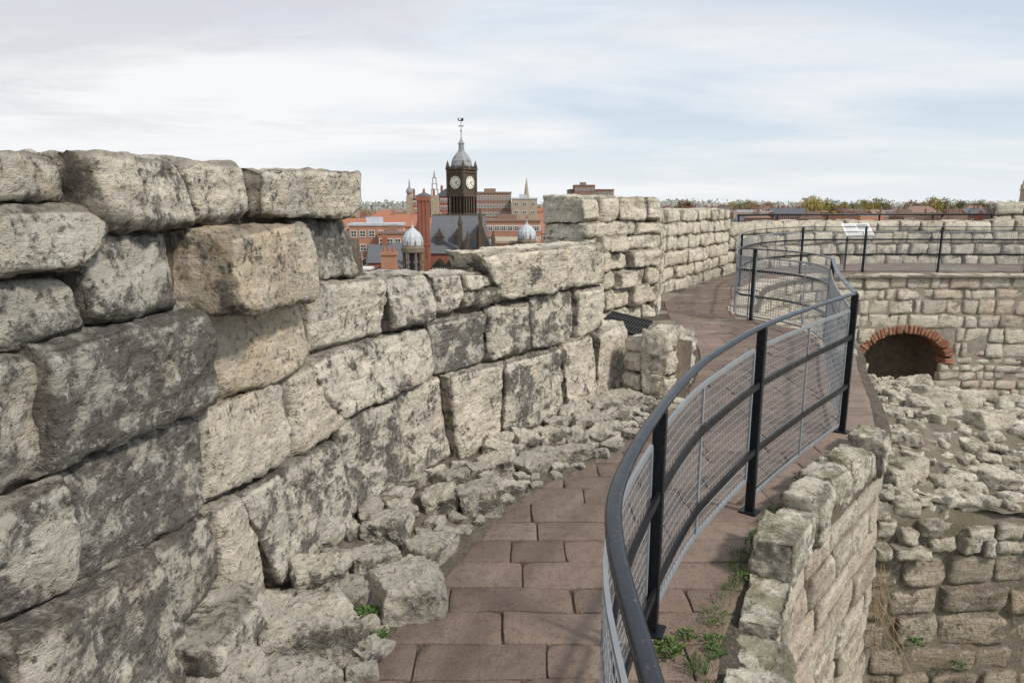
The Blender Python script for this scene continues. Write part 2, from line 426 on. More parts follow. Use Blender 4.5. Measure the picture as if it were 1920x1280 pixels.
generic_wall('parapet_wall',cC,0,cC.L,[-.1,.2,.5,.8,1.08,1.3,1.52,1.87],.48,[M_pale,M_mortar],'high pale limestone merlon of squared blocks behind the stair opening',r=.010,res=.028,amp=.028,tfun=lambda q:(R.uniform(.6,1),R.choice([.2,.5]),R.uniform(-.3,.35)),thick=.6,topd=.66,jit=.04,cut=.10,nc=11,pv=.14,inset=.15,off=-.07,edge=.016,wv=.5)
cD=Curve([(2.35,11.0),(3.0,13.7),(3.95,15.2),(5.2,17.2),(6.8,19.3),(9.5,20.8),(13,21.2),(18,20.5),(24,18)])
sD=7.6
generic_wall('parapet_wall',cD,0,sD,[-.1,.22,.5,.82,1.12,1.4,1.66],.5,[M_pale,M_mortar],'curved pale limestone parapet of small squared blocks along the walk',res=.05,r=.012,amp=.025,tfun=lambda q:(R.uniform(.55,1),R.choice([.1,.4]),R.uniform(-.2,.4)),jit=.03,cut=.08,nc=8,pv=.06,off=-.05,edge=.016)
generic_wall('parapet_wall',cD,sD,cD.L-.2,[-.1,.25,.6,.95,1.3],.62,[M_pale,M_mortar],'low pale limestone parapet across the far side of the walk',res=.075,r=.02,amp=.026,tfun=lambda q:(R.uniform(.5,1),R.choice([.1,.4]),R.uniform(-.1,.4)),jit=.035,cut=.09,nc=8,pv=.07,off=-.06,edge=.022)
cD2=Curve([(15.2,21.9),(18.4,21.3),(24.5,18.7)])
generic_wall('parapet_wall',cD2,0,cD2.L,[-.2,.5,1.0,1.45,1.86],.8,[M_pale,M_mortar],'raised coping wall of pale limestone on the far tower',res=.1,r=.06,amp=.03,edge=.04)
cK=Curve([(1.32,5.72),(1.55,6.2),(1.75,6.7),(1.98,7.4)])
SK=Stones();qK=[]
for q in courses(0,cK.L,[-.08,.10,.28,.46,.66],.30,.04,.45):
    m_=(q[0][0]+q[1][0])/2
    if q[0][1]>.70-.20*m_*.9 and m_>.9: continue
    qK.append(q);wall_stone(SK,cK,q,R.uniform(-.01,.08),.20,.008,.019,.020,(R.uniform(.4,1),.2,R.uniform(-.2,.5)),cut=.07,nc=11,edge=.012)
build_wall('low_wall',SK,[core(cK,.05,cK.L-.05,topfn(qK,.09),-.3,.14,off=-.05,res=.08,zres=.1)],[M_pale,M_mortar],'low broken limestone wall guarding the stair opening','wall')
cK2=Curve([(1.04,6.0),(1.32,5.74)])
S=Stones()
for q in courses(0,cK2.L,[-.08,.12,.30,.48,.63],.24,.03,.4): wall_stone(S,cK2,q,R.uniform(-.03,.08),.24,.008,.018,.020,(R.uniform(.4,1),.2,R.uniform(-.2,.5)),cut=.07,nc=11,edge=.012)
build_wall('low_wall',S,[core(cK2,.02,cK2.L-.02,lambda s:.54,-.3,.5,off=-.05,res=.06,zres=.1)],[M_pale,M_mortar],'ragged end of the broken wall of small irregular stones','wall')
Rp=[(.85,-.6),(.83,0.),(.82,.6),(.74,2.1),(1.2,3.1),(1.62,3.75),(2.3,4.5),(2.78,5.0),(3.2,5.85),(3.8,7.3),(4.2,8.2),(4.5,9.4),(4.15,10.6),(4.05,11.3),(4.6,12.8),(5.4,14.6),(6.5,16.2),(8.2,17.2),(11,17.4),(14.5,17.1),(20,15.2)]
Lp=[(-1.3,-.6),(-1.1,.9),(-.68,2.0),(-.52,2.5),(-.18,3.35),(.08,3.95),(.64,4.6),(1.13,5.4),(1.50,6.0),(1.95,7.0),(2.3,8.2),(2.4,9.2),(2.45,10.2),(2.6,11.3),(2.95,12.9),(3.9,14.8),(5.1,16.8),(6.7,18.8),(9.4,20.4),(13,20.9),(22,18.7)]
cF=Curve([(4.15,8.0),(4.55,9.4),(4.15,10.6),(4.05,11.3),(4.6,12.8),(5.4,14.6),(6.5,16.2),(8.2,17.2),(11,17.4),(14.5,17.1),(20,15.2)])
sa=float(cF.s[np.argmin(abs(cF.p[:,0]-10.2)+(cF.p[:,1]<15)*99)])
AZ=-2.25;AR=1.12;AV=.68
def in_arch(s,z,r=AR):
    d=abs(s-sa)
    return d<r and z<AZ+AV*math.sqrt(max(r*r-d*d,0)) and z>-3.6
def skipF(q):
    s=(q[0][0]+q[1][0]+q[2][0]+q[3][0])/4;z=(q[0][1]+q[3][1])/2
    return (z>AZ-.1 and in_arch(s,z,AR+.24)) or in_arch(s,z,AR+.05)
def tF(q):
    z=q[0][1]
    return (R.uniform(.5,1),R.choice([0,.2,.8]) ,R.uniform(-.3,.4)) if z>-2.4 else (R.uniform(.5,1.),R.choice([.3,.9]),R.uniform(-.4,.2))
zsF=rows(-6.2,0.02,.28,.4)
Fw=generic_wall('inner_tower_wall',cF,0,cF.L,zsF,.48,[M_inner,M_pmortar],'inner limestone tower wall of small patched blocks with a brick arch',prot=.008,tfun=tF,skip=skipF,depth=.15,topd=.4,res=.09,r=.006,amp=.012,thick=2.6,hole=lambda s,z:-1.2 if in_arch(s,z) else 0,cres=.10,off=-.012,drop=.04,wv=.65,jit=.02,cut=.035,nc=5,pv=.03,edge=.010,gap=.006)
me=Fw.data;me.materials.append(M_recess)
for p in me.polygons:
    if p.material_index==1 and abs(p.center.x-10.2)<AR+.1 and 17.45<p.center.y<19.2 and -3.7<p.center.z<-1.2: p.material_index=2  # faces inside the arch take the stone with shade in its colour
SB=Stones()
for k in range(37):
    if k in (3,34): continue
    a=math.radians(-4+k*188/36)
    rx=AR+.09;rz=AV*AR+.10
    s=sa-math.cos(a)*rx+R.uniform(-.015,.015);z=AZ+math.sin(a)*rz+R.uniform(-.02,.02)
    P=cF.pos(s)[0];T=cF.tan(s)[0];N=np.array([T[1],-T[0]])
    p,n,F=rbox(.115+R.uniform(-.012,.012),.038,.22,.010,.045)
    p=facet(p,(.12,.038,.22),.03,6)
    nx=-math.cos(a)/rx;nz=math.sin(a)/rz;l=math.hypot(nx,nz);nx/=l;nz/=l
    ra=np.array([nx*T[0],nx*T[1],nz]);ta=np.array([nz*T[0],nz*T[1],-nx]);na=np.array([N[0],N[1],0])
    W=np.array([P[0],P[1],z])+p[:,:1]*ra+p[:,1:2]*ta+(p[:,2:3]-.205+R.uniform(-.015,.015))*na
    SB.add(W+((fbm(W*11,3,k)-.5)*.04)[:,None],F[:,::-1] if np.dot(np.cross(ra,ta),na)<0 else F,(R.random(),0,0))
v,f,t=SB.data()
m,nt,b=mat('arch_brick');g=NT(nt);at=g.n('ShaderNodeAttribute',attribute_name='tint')
sp=g.n('ShaderNodeSeparateColor');nt.links.new(at.outputs['Color'],sp.inputs[0])
c=g.mix(sp.outputs[0],(.26,.10,.062),(.46,.20,.12));c=g.mix(g.ramp(g.noise(5,6,.7),.44,.62,0,.75),c,(.26,.18,.135))
nt.links.new(c,b.inputs['Base Color']);nt.links.new(g.bump(g.noise(20,5,.6),.03),b.inputs['Normal'])
mkmesh('brick_arch',v,f,[m],None,True,t,parent=Fw)
# near inner wall
cG=Curve([(1.12,-.4),(.92,1.0),(.95,2.0),(1.24,2.75),(1.53,3.3),(1.98,3.85),(2.5,4.45),(2.78,4.8)])
SG=Stones();SG2=Stones()
s=0
while s<cG.L-.05:
    w=R.uniform(.24,.42);w=min(w,cG.L-s)
    big=s>3.35
    hgt=.02+R.choice([-.05,.0,.05])+R.uniform(-.02,.02)+(.12 if big else 0)
    q=[(s,hgt),(s+w,hgt+R.uniform(-.02,.02)),(s+w,-.16),(s,-.16)]
    wall_stone(SG,cG,q,R.uniform(-.02,.04),R.uniform(.18,.24),.008,.0155,.016,(R.uniform(.5,1.),.15,R.uniform(.1,.7)),tilt=.02,warp=.010,cut=.06,nc=12,gap=.004,edge=.012);s+=w
for q in courses(0,cG.L,rows(-4.2,-.17,.23),.58,.012): wall_stone(SG2,cG,q,R.uniform(-.015,.02),.2,.008,.03,.010,(R.uniform(.4,1.),R.choice([.1,.3,.6]),R.uniform(-.3,.6)),warp=.010,cut=.04,gap=.003,edge=.013,tilt=.01)
v1,f1,t1=SG.data();v2,f2,t2=SG2.data();cr=core(cG,0,cG.L,lambda s:-.05,-9,.2,off=-.03,res=.1,zres=.15)
F=f1.tolist()+(f2+len(v1)).tolist()+[[a+len(v1)+len(v2) for a in q] for q in cr[1]]
tag(mkmesh('inner_tower_wall',np.concatenate([v1,v2,cr[0]]),F,[M_moss,M_inner,M_mortar],[0]*len(f1)+[1]*len(f2)+[2]*len(cr[1]),True,np.concatenate([t1,t2,np.full((len(cr[0]),4),.5)])),'mossy limestone inner wall edging the walk above the drop','wall')
# ruined cross wall
cH=Curve([(2.6,4.9),(3.6,4.98),(5.2,5.0),(7.5,5.0),(9,5.0)])
SH=Stones()
for q in courses(0,cH.L,rows(-6,-.95,.26),.46,.012): wall_stone(SH,cH,q,R.uniform(.0,.03),.2,.008,.035,.011,(R.uniform(.1,.9),R.choice([0,.3,.8]),R.uniform(-.1,.6)),edge=.011)
hv,hf,ht=SH.data()
ST=Stones()
def htop(x,y):
    e=min(1,max(0,(6.2-y)/1.2));e=e*e*(3-2*e)
    return -.06-.13*max(0,x-3)-.05*(y-5)-.42*e+.04*math.sin(x*3)*math.cos(y*2.2)
for k in range(6):
    zb=-.97+k*.15
    s=0.
    while s<cH.L-.1:
        w=R.uniform(.13,.34);P=cH.pos(s+w/2)[0]
        if zb<htop(P[0],5.0)-.08:
            hh=.15+R.uniform(-.02,.04);zo=R.uniform(-.04,.04)
            wall_stone(ST,cH,[(s,zb+hh+zo),(s+w,zb+hh+zo),(s+w,zb+zo),(s,zb+zo)],.05-k*.015+R.uniform(-.05,.06),.22,.03,.022,.022,(R.uniform(.4,1),.25,R.uniform(-.2,.6)),cut=.07,nc=9,gap=.008)
        s+=w
pl=[];tries=0
while len(pl)<560 and tries<30000:
    tries+=1
    y=5.0+R.random()**1.2*3.3;xl=2.86+max(0,y-5)*.43
    x=xl+R.random()**1.25*(8.0-xl)
    d=R.choice([R.uniform(.08,.2),R.uniform(.15,.34)])
    if all((x-a)**2+(y-b_)**2>(.43*(d+e))**2 for a,b_,e in pl):
        pl.append((x,y,d))
        fl=R.uniform(.4,.75)
        free_stone(ST,(x,y,htop(x,y)+d*fl*.08+R.uniform(-.02,.03)),(d*1.15,d*R.uniform(.6,1),d*fl),R.uniform(0,3.1),R.uniform(-.28,.28),R.uniform(-.28,.28),d*.16,(.019 if x<4.5 else .032),.021,(R.uniform(.4,1),.25,R.uniform(-.3,.6)),nc=9,cut=.18)
tv,tf,tt=ST.data()
gx=np.linspace(2.6,9,110);gy=np.linspace(4.96,8.5,70)
GV=np.array([[x,y,htop(x,y)+.01] for y in gy for x in gx]);GV[:,2]+=(fbm(GV*7,4,3)-.5)*.12
lim=2.72+np.maximum(0,GV[:,1]-5)*.40
GV[:,2]=np.where(GV[:,0]<lim,np.minimum(GV[:,2],-.07),GV[:,2])
GF=[[j*110+i,j*110+i+1,(j+1)*110+i+1,(j+1)*110+i] for j in range(69) for i in range(109)]
hc=core(cH,0,cH.L,lambda s:htop(cH.pos(s)[0][0],5.0)-.05,-9,1.5,off=-.01,res=.15,zres=.15)
V=[hv,tv,GV,hc[0]];n1=len(hv);n2=n1+len(tv);n3=n2+len(GV)
F=hf.tolist()+(tf+n1).tolist()+[[a+n2 for a in q] for q in GF]+[[a+n3 for a in q] for q in hc[1]]
mi=[0]*len(hf)+[1]*len(tf)+[2]*len(GF)+[2]*len(hc[1])
T=np.concatenate([ht,tt,np.full((len(GV)+len(hc[0]),4),.5)])
m,nt,b=mat('mossy_rubble_mortar');g=NT(nt)
c=g.mix(g.ramp(g.noise(7,8,.7),.35,.65),(.17,.145,.115),(.34,.295,.235))
c=g.mix(g.ramp(g.noise(3.5,7,.7),.50,.62,0,.6),c,(.12,.12,.05))
nt.links.new(c,b.inputs['Base Color']);nt.links.new(g.bump(g.noise(38,8,.7),.03),b.inputs['Normal'])
M_rm=m
tag(mkmesh('ruined_cross_wall',np.concatenate(V),F,[M_dark,M_rub,M_rm],mi,True,T),'ruined cross wall with mossy rubble top and tan damp blocks','wall')
# ------------------------------------------------------------ paving
n=24
L3=Curve(Lp,n);R3=Curve(Rp,n)
C3=(L3.p+R3.p)/2
YS=12.6
def edge_at(c,y):
    k=max(1,int(np.argmax(c.p[:,1]>=y)));a,b_=c.p[k-1],c.p[k];t=(y-a[1])/(b_[1]-a[1]);return a+(b_-a)*t
iL=int(np.argmax(L3.p[:,1]>=YS));iR=int(np.argmax(R3.p[:,1]>=YS))
tailL=Curve([tuple(p) for p in L3.p[iL::24]]);tailR=Curve([tuple(p) for p in R3.p[iR::24]])
def LRt(t):
    return tailL.pos(t*tailL.L)[0],tailR.pos(t*tailR.L)[0]
SP=Stones()
def slab(c,near):
    w=(np.linalg.norm(c[1]-c[0])+np.linalg.norm(c[2]-c[3]))/2;h=(np.linalg.norm(c[3]-c[0])+np.linalg.norm(c[2]-c[1]))/2
    if w<.07 or h<.07: return
    g1=R.uniform(.002,.005)
    p,nn,F=rbox(w/2-g1,h/2-g1,.04,.006,.05 if near else .3)
    if near: p=facet(p,(w/2-g1,h/2-g1,.04),.016,7)
    a=(p[:,0]/(w/2)+1)/2;b=(p[:,1]/(h/2)+1)/2
    xy=(c[0]*((1-a)*(1-b))[:,None]+c[1]*(a*(1-b))[:,None]+c[2]*(a*b)[:,None]+c[3]*((1-a)*b)[:,None])
    xy=xy+.018*np.column_stack([fbm(np.column_stack([xy*6,xy[:,0]*0+q]),3,int(q))-.5 for q in (3,8)])
    z=p[:,2]-.04+R.uniform(-.004,.004)+(a-.5)*R.uniform(-.006,.006)+(fbm(np.column_stack([xy*4,xy[:,0]*0]),3,5)-.5)*.014
    SP.add(np.column_stack([xy,z]),F,(R.random(),R.random(),0))
y=-.55
while y<YS:
    h=R.uniform(.19,.26);y2=min(y+h,YS)
    l0,r0,l1,r1=edge_at(L3,y)[0],edge_at(R3,y)[0],edge_at(L3,y2)[0],edge_at(R3,y2)[0]
    x=min(l0,l1)-R.uniform(0,.4);xm=max(r0,r1)
    while x<xm-.02:
        w=R.choice([R.uniform(.28,.42),R.uniform(.42,.70)]);x2=x+w
        if xm-x2<.14: x2=xm
        c=[np.array([min(max(x,l0),r0),y]),np.array([min(max(x2,l0),r0),y]),np.array([min(max(x2,l1),r1),y2]),np.array([min(max(x,l1),r1),y2])]
        slab(c,y<7);x=x2
    y=y2
t=0
while t<.97:
    dt=.36/tailL.L
    a0,b0=LRt(t);a1,b1=LRt(min(1,t+dt));W=np.linalg.norm(b0-a0);x=0
    while x<W-.02:
        x1=min(x+R.uniform(.35,.65),W)
        if W-x1<.15:x1=W
        slab([a0+(b0-a0)*x/W,a0+(b0-a0)*x1/W,a1+(b1-a1)*x1/W,a1+(b1-a1)*x/W],False);x=x1
    t+=dt
v,f,t=SP.data()
tag(mkmesh('paving',v,f,[M_pave],None,True,t),kind='structure')
bv=[];bf=[]
for i in range(len(C3)):
    l=L3.p[i];r=R3.p[i];dd=(r-l)/np.linalg.norm(r-l)
    for k,o in enumerate((l-dd*.9,l,(l+r)/2,r,r+dd*.12)):
        bv.append([o[0],o[1],-.014 if k<4 else -.05])
bv=np.array(bv);bv[:,2]+=(fbm(bv*3,2,3)-.5)*.01
for i in range(len(C3)-1):
    for k in range(4): bf.append([i*5+k,i*5+k+1,(i+1)*5+k+1,(i+1)*5+k])
M_joint=mortar_mat('dark_joint_grit',(.065,.054,.043),(.15,.125,.10))
tag(mkmesh('soil_bed',bv,bf,[M_joint],None,True),kind='structure')
fv=[];NF=240;MF=20;FW=.74;FH=.08
for i in range(NF+1):
    s=1.2+(7.9-1.2)*i/NF
    P=cA.pos(s)[0];T=cA.tan(s)[0];N=np.array([T[1],-T[0]])
    for k in range(MF+1):
        o=-.05+k/MF*(FW+.05);x,y=P+N*o
        z=FH*(1-k/MF)-.012
        fv.append([x,y,z])
fv=np.array(fv);fv[:,2]+=(fbm(fv*9,4,8)-.5)*.055*np.tile(np.linspace(1,.35,MF+1),NF+1)
ff=[[i*(MF+1)+k,(i*(MF+1))+k+1,(i+1)*(MF+1)+k+1,(i+1)*(MF+1)+k] for i in range(NF) for k in range(MF)]
tag(mkmesh('gritty_ground',fv,ff,[M_soil],None,True),kind='structure')
# rubble stones
rub=[(-.46,2.75,.32,.28,.26,.3),(-.19,3.72,.23,.18,.25,.2),(-.68,3.02,.26,.2,.16,.7),(-.82,2.46,.38,.30,.22,.4),(-.42,3.2,.28,.18,.13,1.),(.0,4.0,.18,.14,.08,.2),(-.36,4.0,.22,.2,.14,.4),
(.14,4.35,.24,.2,.11,.8),(.40,4.58,.28,.18,.09,.2),(-.10,4.3,.22,.18,.12,.1),(.66,5.0,.2,.14,.08,1.),(.58,5.2,.24,.18,.12,.3),(.86,5.42,.26,.2,.1,.9),(-.64,3.38,.28,.18,.17,1.3),(-.88,2.85,.24,.2,.2,.2),(-.82,2.12,.32,.26,.15,1.2),(-1.04,2.1,.34,.28,.22,.5),(.93,5.75,.26,.24,.18,.5),(.28,4.87,.26,.22,.11,.5),
(1.15,5.80,.18,.16,.14,.2),(1.0,6.1,.24,.2,.2,.5),(-.22,4.2,.18,.14,.1,.5),(-.42,3.72,.2,.18,.14,.3),(-.70,2.74,.18,.16,.14,1.),(.5,5.35,.24,.2,.13,1.2),(.12,4.75,.24,.2,.12,.2),(.75,5.6,.22,.2,.14,.4)]
tr=0
while len(rub)<125 and tr<6000:
    tr+=1
    s=R.uniform(2.4,7.7);P=cA.pos(s)[0];T=cA.tan(s)[0];o=R.uniform(.06,.64)
    x=P[0]+T[1]*o;y=P[1]-T[0]*o;dd=(R.uniform(.10,.24) if o<.42 else R.uniform(.05,.13))
    if all(math.hypot(x-a[0],y-a[1])>.46*(a[2]+dd) for a in rub): rub.append((x,y,dd*1.2,dd*R.uniform(.7,.95),dd*R.uniform(.45,.75),R.uniform(0,3)))
def fillet(x,y):
    k=np.argmin((cA.p[:,0]-x)**2+(cA.p[:,1]-y)**2);o=math.hypot(cA.p[k,0]-x,cA.p[k,1]-y)
    return FH*max(0,1-(o+.05)/(FW+.05))-.012
for i,(x,y,a,b_,c,rz) in enumerate(rub):
    S=Stones();free_stone(S,(0,0,0),(a,b_,c),rz,R.uniform(-.18,.18),R.uniform(-.18,.18),min(a,b_,c)*.10,max(.010,a/24),min(.018,a*.09),(R.uniform(.4,1.),.15,R.uniform(-.2,.5)),cut=.18,nc=12)
    v,f,t=S.data()
    o=mkmesh('rubble_stone',v,f,[M_base],None,True,t,loc=(x,y,fillet(x,y)+c*.16))
    tag(o,'rough grey limestone rubble lump lying at the wall foot','stone','rubble stones along the wall foot')
def addbox(V,F,c,h,M=None):
    n=len(V)
    for dx,dy,dz in ((-1,-1,-1),(1,-1,-1),(1,1,-1),(-1,1,-1),(-1,-1,1),(1,-1,1),(1,1,1),(-1,1,1)):
        p=Vector((dx*h[0],dy*h[1],dz*h[2]))
        if M: p=M@p
        V.append((c[0]+p.x,c[1]+p.y,c[2]+p.z))
    F.extend([[n+a for a in q] for q in ((0,3,2,1),(4,5,6,7),(0,1,5,4),(1,2,6,5),(2,3,7,6),(3,0,4,7))])
GL=[];GFc=[]
for i in range(15): addbox(GL,GFc,(-.23+i*.033,0,0),(.009,.27,.012))
for j in range(4): addbox(GL,GFc,(0,-.26+j*.17,.0),(.245,.012,.016))
o=mkmesh('metal_grille',GL,GFc,[plain('dark_iron',(.02,.021,.023),(.035,.033,.03),8,.7)],loc=(1.26,7.5,.46));o.rotation_euler=(math.radians(8),math.radians(10),math.radians(-25))
tag(o,'dark steel bar grille covering the stair opening','grille')
# ------------------------------------------------------------ railing
rail_pts=[(.22,-.6,1.0),(.22,.3,1.0),(.225,.95,1.0),(.235,1.45,1.01),(.31,1.8,1.02),(.54,2.38,1.03),(.80,2.9,1.05),(1.0,3.2,1.07),(1.38,3.70,1.1),(1.97,4.42,1.1),(2.42,4.93,1.1)]
cR1=Curve(rail_pts+[(2.6,5.14,1.1)])
cR2=Curve([(2.6,5.14,1.1),(3.2,6.7,1.1),(3.95,8.43,1.1)])
cR3=Curve([(3.95,8.43,1.1),(4.1,9.2,1.1),(4.0,9.9,1.1),(3.7,10.45,1.1),(3.62,10.95,1.1),(4.2,12.7,1.12),(5.0,15,1.15),(6.1,16.8,1.18),(7.5,17.8,1.2),(9.3,18.15,1.2),(11.3,18.15,1.2),(13.5,18.0,1.2),(16,17.4,1.2),(20,16,1.2)])
def groundz(p): return .13 if p[1]<2.9 else max(0,.13-(p[1]-2.9)*.16)
def sweep(cv,s0,s1,prof,dz=0.,res=.07,off=0.):
    n=max(2,int((s1-s0)/res)+1);ss=np.linspace(s0,s1,n);P=cv.pos(ss);T=cv.tan(ss);N=np.stack([T[:,1],-T[:,0]],1);V=[];k=len(prof)
    for i in range(n):
        z=P[i,2]+dz
        for (a,b_) in prof: V.append((P[i,0]+N[i,0]*(a+off),P[i,1]+N[i,1]*(a+off),z+b_))
    F=[[i*k+j,i*k+(j+1)%k,(i+1)*k+(j+1)%k,(i+1)*k+j] for i in range(n-1) for j in range(k)]
    F.append(list(range(k)));F.append([(n-1)*k+j for j in reversed(range(k))])
    return V,F
def rect(w,h): return [(-w/2,-h/2),(-w/2,h/2),(w/2,h/2),(w/2,-h/2)]
handp=[(a*.76,b_*.62) for a,b_ in [(-.028,-.006),(-.024,.008),(-.012,.016),(.0,.018),(.012,.016),(.024,.008),(.028,-.006),(.02,-.016),(-.02,-.016)]]
rl=empty('walkway_railing',(2.6,5.14,0))
tag(rl,'curving black steel handrail with galvanised mesh panels along the walk','railing')
def part(name,V,F,m,smooth=False):
    o=mkmesh(name,V,F,[m],None,smooth,parent=rl);o.matrix_parent_inverse=Matrix.Translation((-2.6,-5.14,0));return o
def join(parts):
    V=[];F=[]
    for v,f in parts:
        n=len(V);V+=list(v);F+=[[a+n for a in q] for q in f]
    return V,F
V,F=join([sweep(c,0,c.L,handp) for c in (cR1,cR2,cR3)])
part('handrail',V,F,M_hand,True)
for dz in (-.33,-.72):
    V,F=join([sweep(c,0,c.L,rect(.014,.036),dz,.07,.010) for c in (cR1,cR2,cR3)]);part('middle_rail',V,F,M_black)
def s_at(cv,x,y): return float(cv.s[np.argmin((cv.p[:,0]-x)**2+(cv.p[:,1]-y)**2)])
secs=[(cR1,[0.05,s_at(cR1,.23,.75),s_at(cR1,.54,2.38),s_at(cR1,1.38,3.7),cR1.L]),
(cR2,[0,cR2.L]),
(cR3,[0]+[s_at(cR3,*p) for p in ((3.7,10.45),(5.0,15),(7.5,17.8),(9.3,18.15),(11.3,18.15),(13.5,18.0),(16,17.4),(18,16.7))])]
done=set()
for cv,ps in secs:
    for i,s in enumerate(ps):
        P=cv.pos(s)[0];T=cv.tan(s)[0]
        if (round(P[0],1),round(P[1],1)) in done: continue
        done.add((round(P[0],1),round(P[1],1)))
        V=[];F=[];gz=groundz(P)-.02
        M=Matrix.Rotation(math.atan2(T[1],T[0]),3,'Z')
        addbox(V,F,(P[0],P[1],(gz+P[2]-.009)/2),(.019,.024,(P[2]-.009-gz)/2),M)
        addbox(V,F,(P[0],P[1],gz+.026),(.045,.05,.006),M)
        o=part('post',V,F,M_black)
        bv_=o.modifiers.new('b','BEVEL');bv_.width=.004;bv_.segments=2
    for a,b_ in zip(ps[:-1],ps[1:]):
        s0=a+.06;s1=b_-.06
        if s1-s0<.2: continue
        far=cv is cR3
        mid=cv.pos((s0+s1)/2)[0];gz=groundz(mid);H=mid[2]
        zt=-.13;zb=-(H-gz)+.07;OF=-.016
        prs=[]
        for z in (zt,zb): prs.append(sweep(cv,s0,s1,rect(.012,.022),z,.1,OF))
        nb=max(1,int(round((s1-s0)/.85)))
        def vert(s,hw,hd):
            P=cv.pos(s)[0];T=cv.tan(s)[0];V=[];F=[]
            addbox(V,F,(P[0]+T[1]*OF,P[1]-T[0]*OF,P[2]+(zt+zb)/2),(hw,hd,(zt-zb)/2),Matrix.Rotation(math.atan2(T[1],T[0]),3,'Z'));prs.append((V,F))
        for k in range(nb+1): vert(s0+(s1-s0)*k/nb,.009,.006)
        wr=.0013 if not far else .0022
        nh=int((zt-zb)/.045)
        for k in range(1,nh): prs.append(sweep(cv,s0,s1,rect(wr*2,wr*2),zb+(zt-zb)*k/nh,.12 if not far else .3,OF))
        nv=int((s1-s0)/.045)
        for k in range(1,nv): vert(s0+(s1-s0)*k/nv,wr,wr)
        V,F=join(prs);o=part('mesh_panel',V,F,M_galv)
cR4=Curve([(6.6,20.2,1.47),(8.6,21.3,1.47),(12.8,21.85,1.47),(15.0,21.7,1.47)])
e=empty('parapet_handrail',(6.6,20.2,1.2));tag(e,'slim black handrail fixed along the far parapet top','railing')
V,F=sweep(cR4,0,cR4.L,[(math.cos(a*math.pi/4)*.03,math.sin(a*math.pi/4)*.03) for a in range(8)])
o=mkmesh('handrail',V,F,[M_black],None,True,parent=e);o.matrix_parent_inverse=Matrix.Translation((-6.6,-20.2,-1.2))
for k in range(6):
    P=cR4.pos(cR4.L*k/5)[0];V=[];F=[];addbox(V,F,(P[0],P[1],1.2),(.02,.02,.27))
    o=mkmesh('post',V,F,[M_black],None,False,parent=e);o.matrix_parent_inverse=Matrix.Translation((-6.6,-20.2,-1.2))
e=empty('information_panel',(9.25,18.5,0));e.scale=(.86,.86,1);tag(e,'white sloping information panel on steel legs behind the railing','sign')
M_=Matrix.Rotation(math.radians(34),3,'X')
V=[];F=[];addbox(V,F,(0,0,1.10),(.44,.28,.015),M_);mkmesh('panel',V,F,[M_white],parent=e)
V=[];F=[]
for k in range(9):
    if k<3: addbox(V,F,tuple(Vector((-.2,0,1.10))+M_@Vector((0,.2-k*.05,.017))),(.18,.012,.001),M_)
    else: addbox(V,F,tuple(Vector((-.2 if k%2 else .2,0,1.10))+M_@Vector((0,.05-(k-3)*.045,.017))),(.17,.008,.001),M_)
addbox(V,F,tuple(Vector((.2,0,1.10))+M_@Vector((0,.14,.017))),(.17,.1,.001),M_)
mkmesh('printed_text',V,F,[plain('grey_print',(.35,.36,.36),(.25,.26,.26),4)],parent=e)
for x in (-.3,.3):
    V=[];F=[];addbox(V,F,(x,0.0,.54),(.025,.025,.54));mkmesh('leg',V,F,[M_black],parent=e)
# ------------------------------------------------------------ plants
def leaf_mat(name,a,b_):
    m,nt,b=mat(name);g=NT(nt)
    oi=g.n('ShaderNodeNewGeometry')
    c=g.mix(oi.outputs['Random Per Island'],a,b_)
    nt.links.new(c,b.inputs['Base Color']);b.inputs['Roughness'].default_value=.7;return m
M_weed=leaf_mat('weed_leaf',(.045,.10,.02),(.10,.15,.045))
M_dead=plain('dead_stem',(.28,.20,.11),(.18,.12,.07),6)
def weed(name,c,r,nl,label,size=.03,grass=False):
    V=[];F=[]
    for i in range(nl):
        a=R.uniform(0,6.28);rr=r*math.sqrt(R.random());x=math.cos(a)*rr;y=math.sin(a)*rr;z=R.uniform(.0,.35)*(r*1.2-rr)+.005
        d=R.uniform(0,6.28);el=R.uniform(.1,.9) if not grass else R.uniform(.7,1.4);l=size*R.uniform(.5,1.5)*(1 if not grass else 2.);w=l*(.33 if not grass else .05)
        D=Vector((math.cos(d)*math.cos(el),math.sin(d)*math.cos(el),math.sin(el)));Sd=Vector((-math.sin(d),math.cos(d),0))
        P=Vector((x,y,z));n=len(V);Up=Vector((0,0,w*.3))
        V+= [tuple(P),tuple(P+D*l*.5+Sd*w+Up),tuple(P+D*l-Up*1.2),tuple(P+D*l*.5-Sd*w+Up)]
        F.append([n,n+1,n+2]);F.append([n,n+2,n+3])
    o=mkmesh(name,V,F,[M_weed],loc=c);tag(o,label,'weed','weeds growing in the masonry joints');return o
W_=[((.62,2.42,.02),.06,130,.024,False),((.72,2.52,.01),.04,60,.02,False),((.5,1.95,.02),.05,90,.016,True),((-.62,2.62,.04),.05,110,.024,False),((-.54,2.5,.02),.04,60,.02,False),((3.25,4.90,-1.7),.06,50,.03,False),((3.6,4.90,-1.9),.05,40,.03,False)]
for i in range(26):
    t=i/25;p=edge_at(R3,1.7+t*2.0)
    W_.append(((p[0]-R.uniform(-.03,.09),1.7+t*2.0+R.uniform(-.04,.04),.005),R.uniform(.03,.07),R.randint(60,150),R.uniform(.011,.019),R.random()<.5))
for y_ in (3.9,4.2,4.45):
    p=edge_at(R3,y_);W_.append(((p[0]-.06,y_,0),.05,70,.015,False))
for c,r,n_,sz,gr in W_:
    weed('weed_plant',c,r,n_,'small green leafy weed in a masonry joint' if not gr else 'tuft of green grass in a masonry joint',sz,gr)
V=[];F=[]
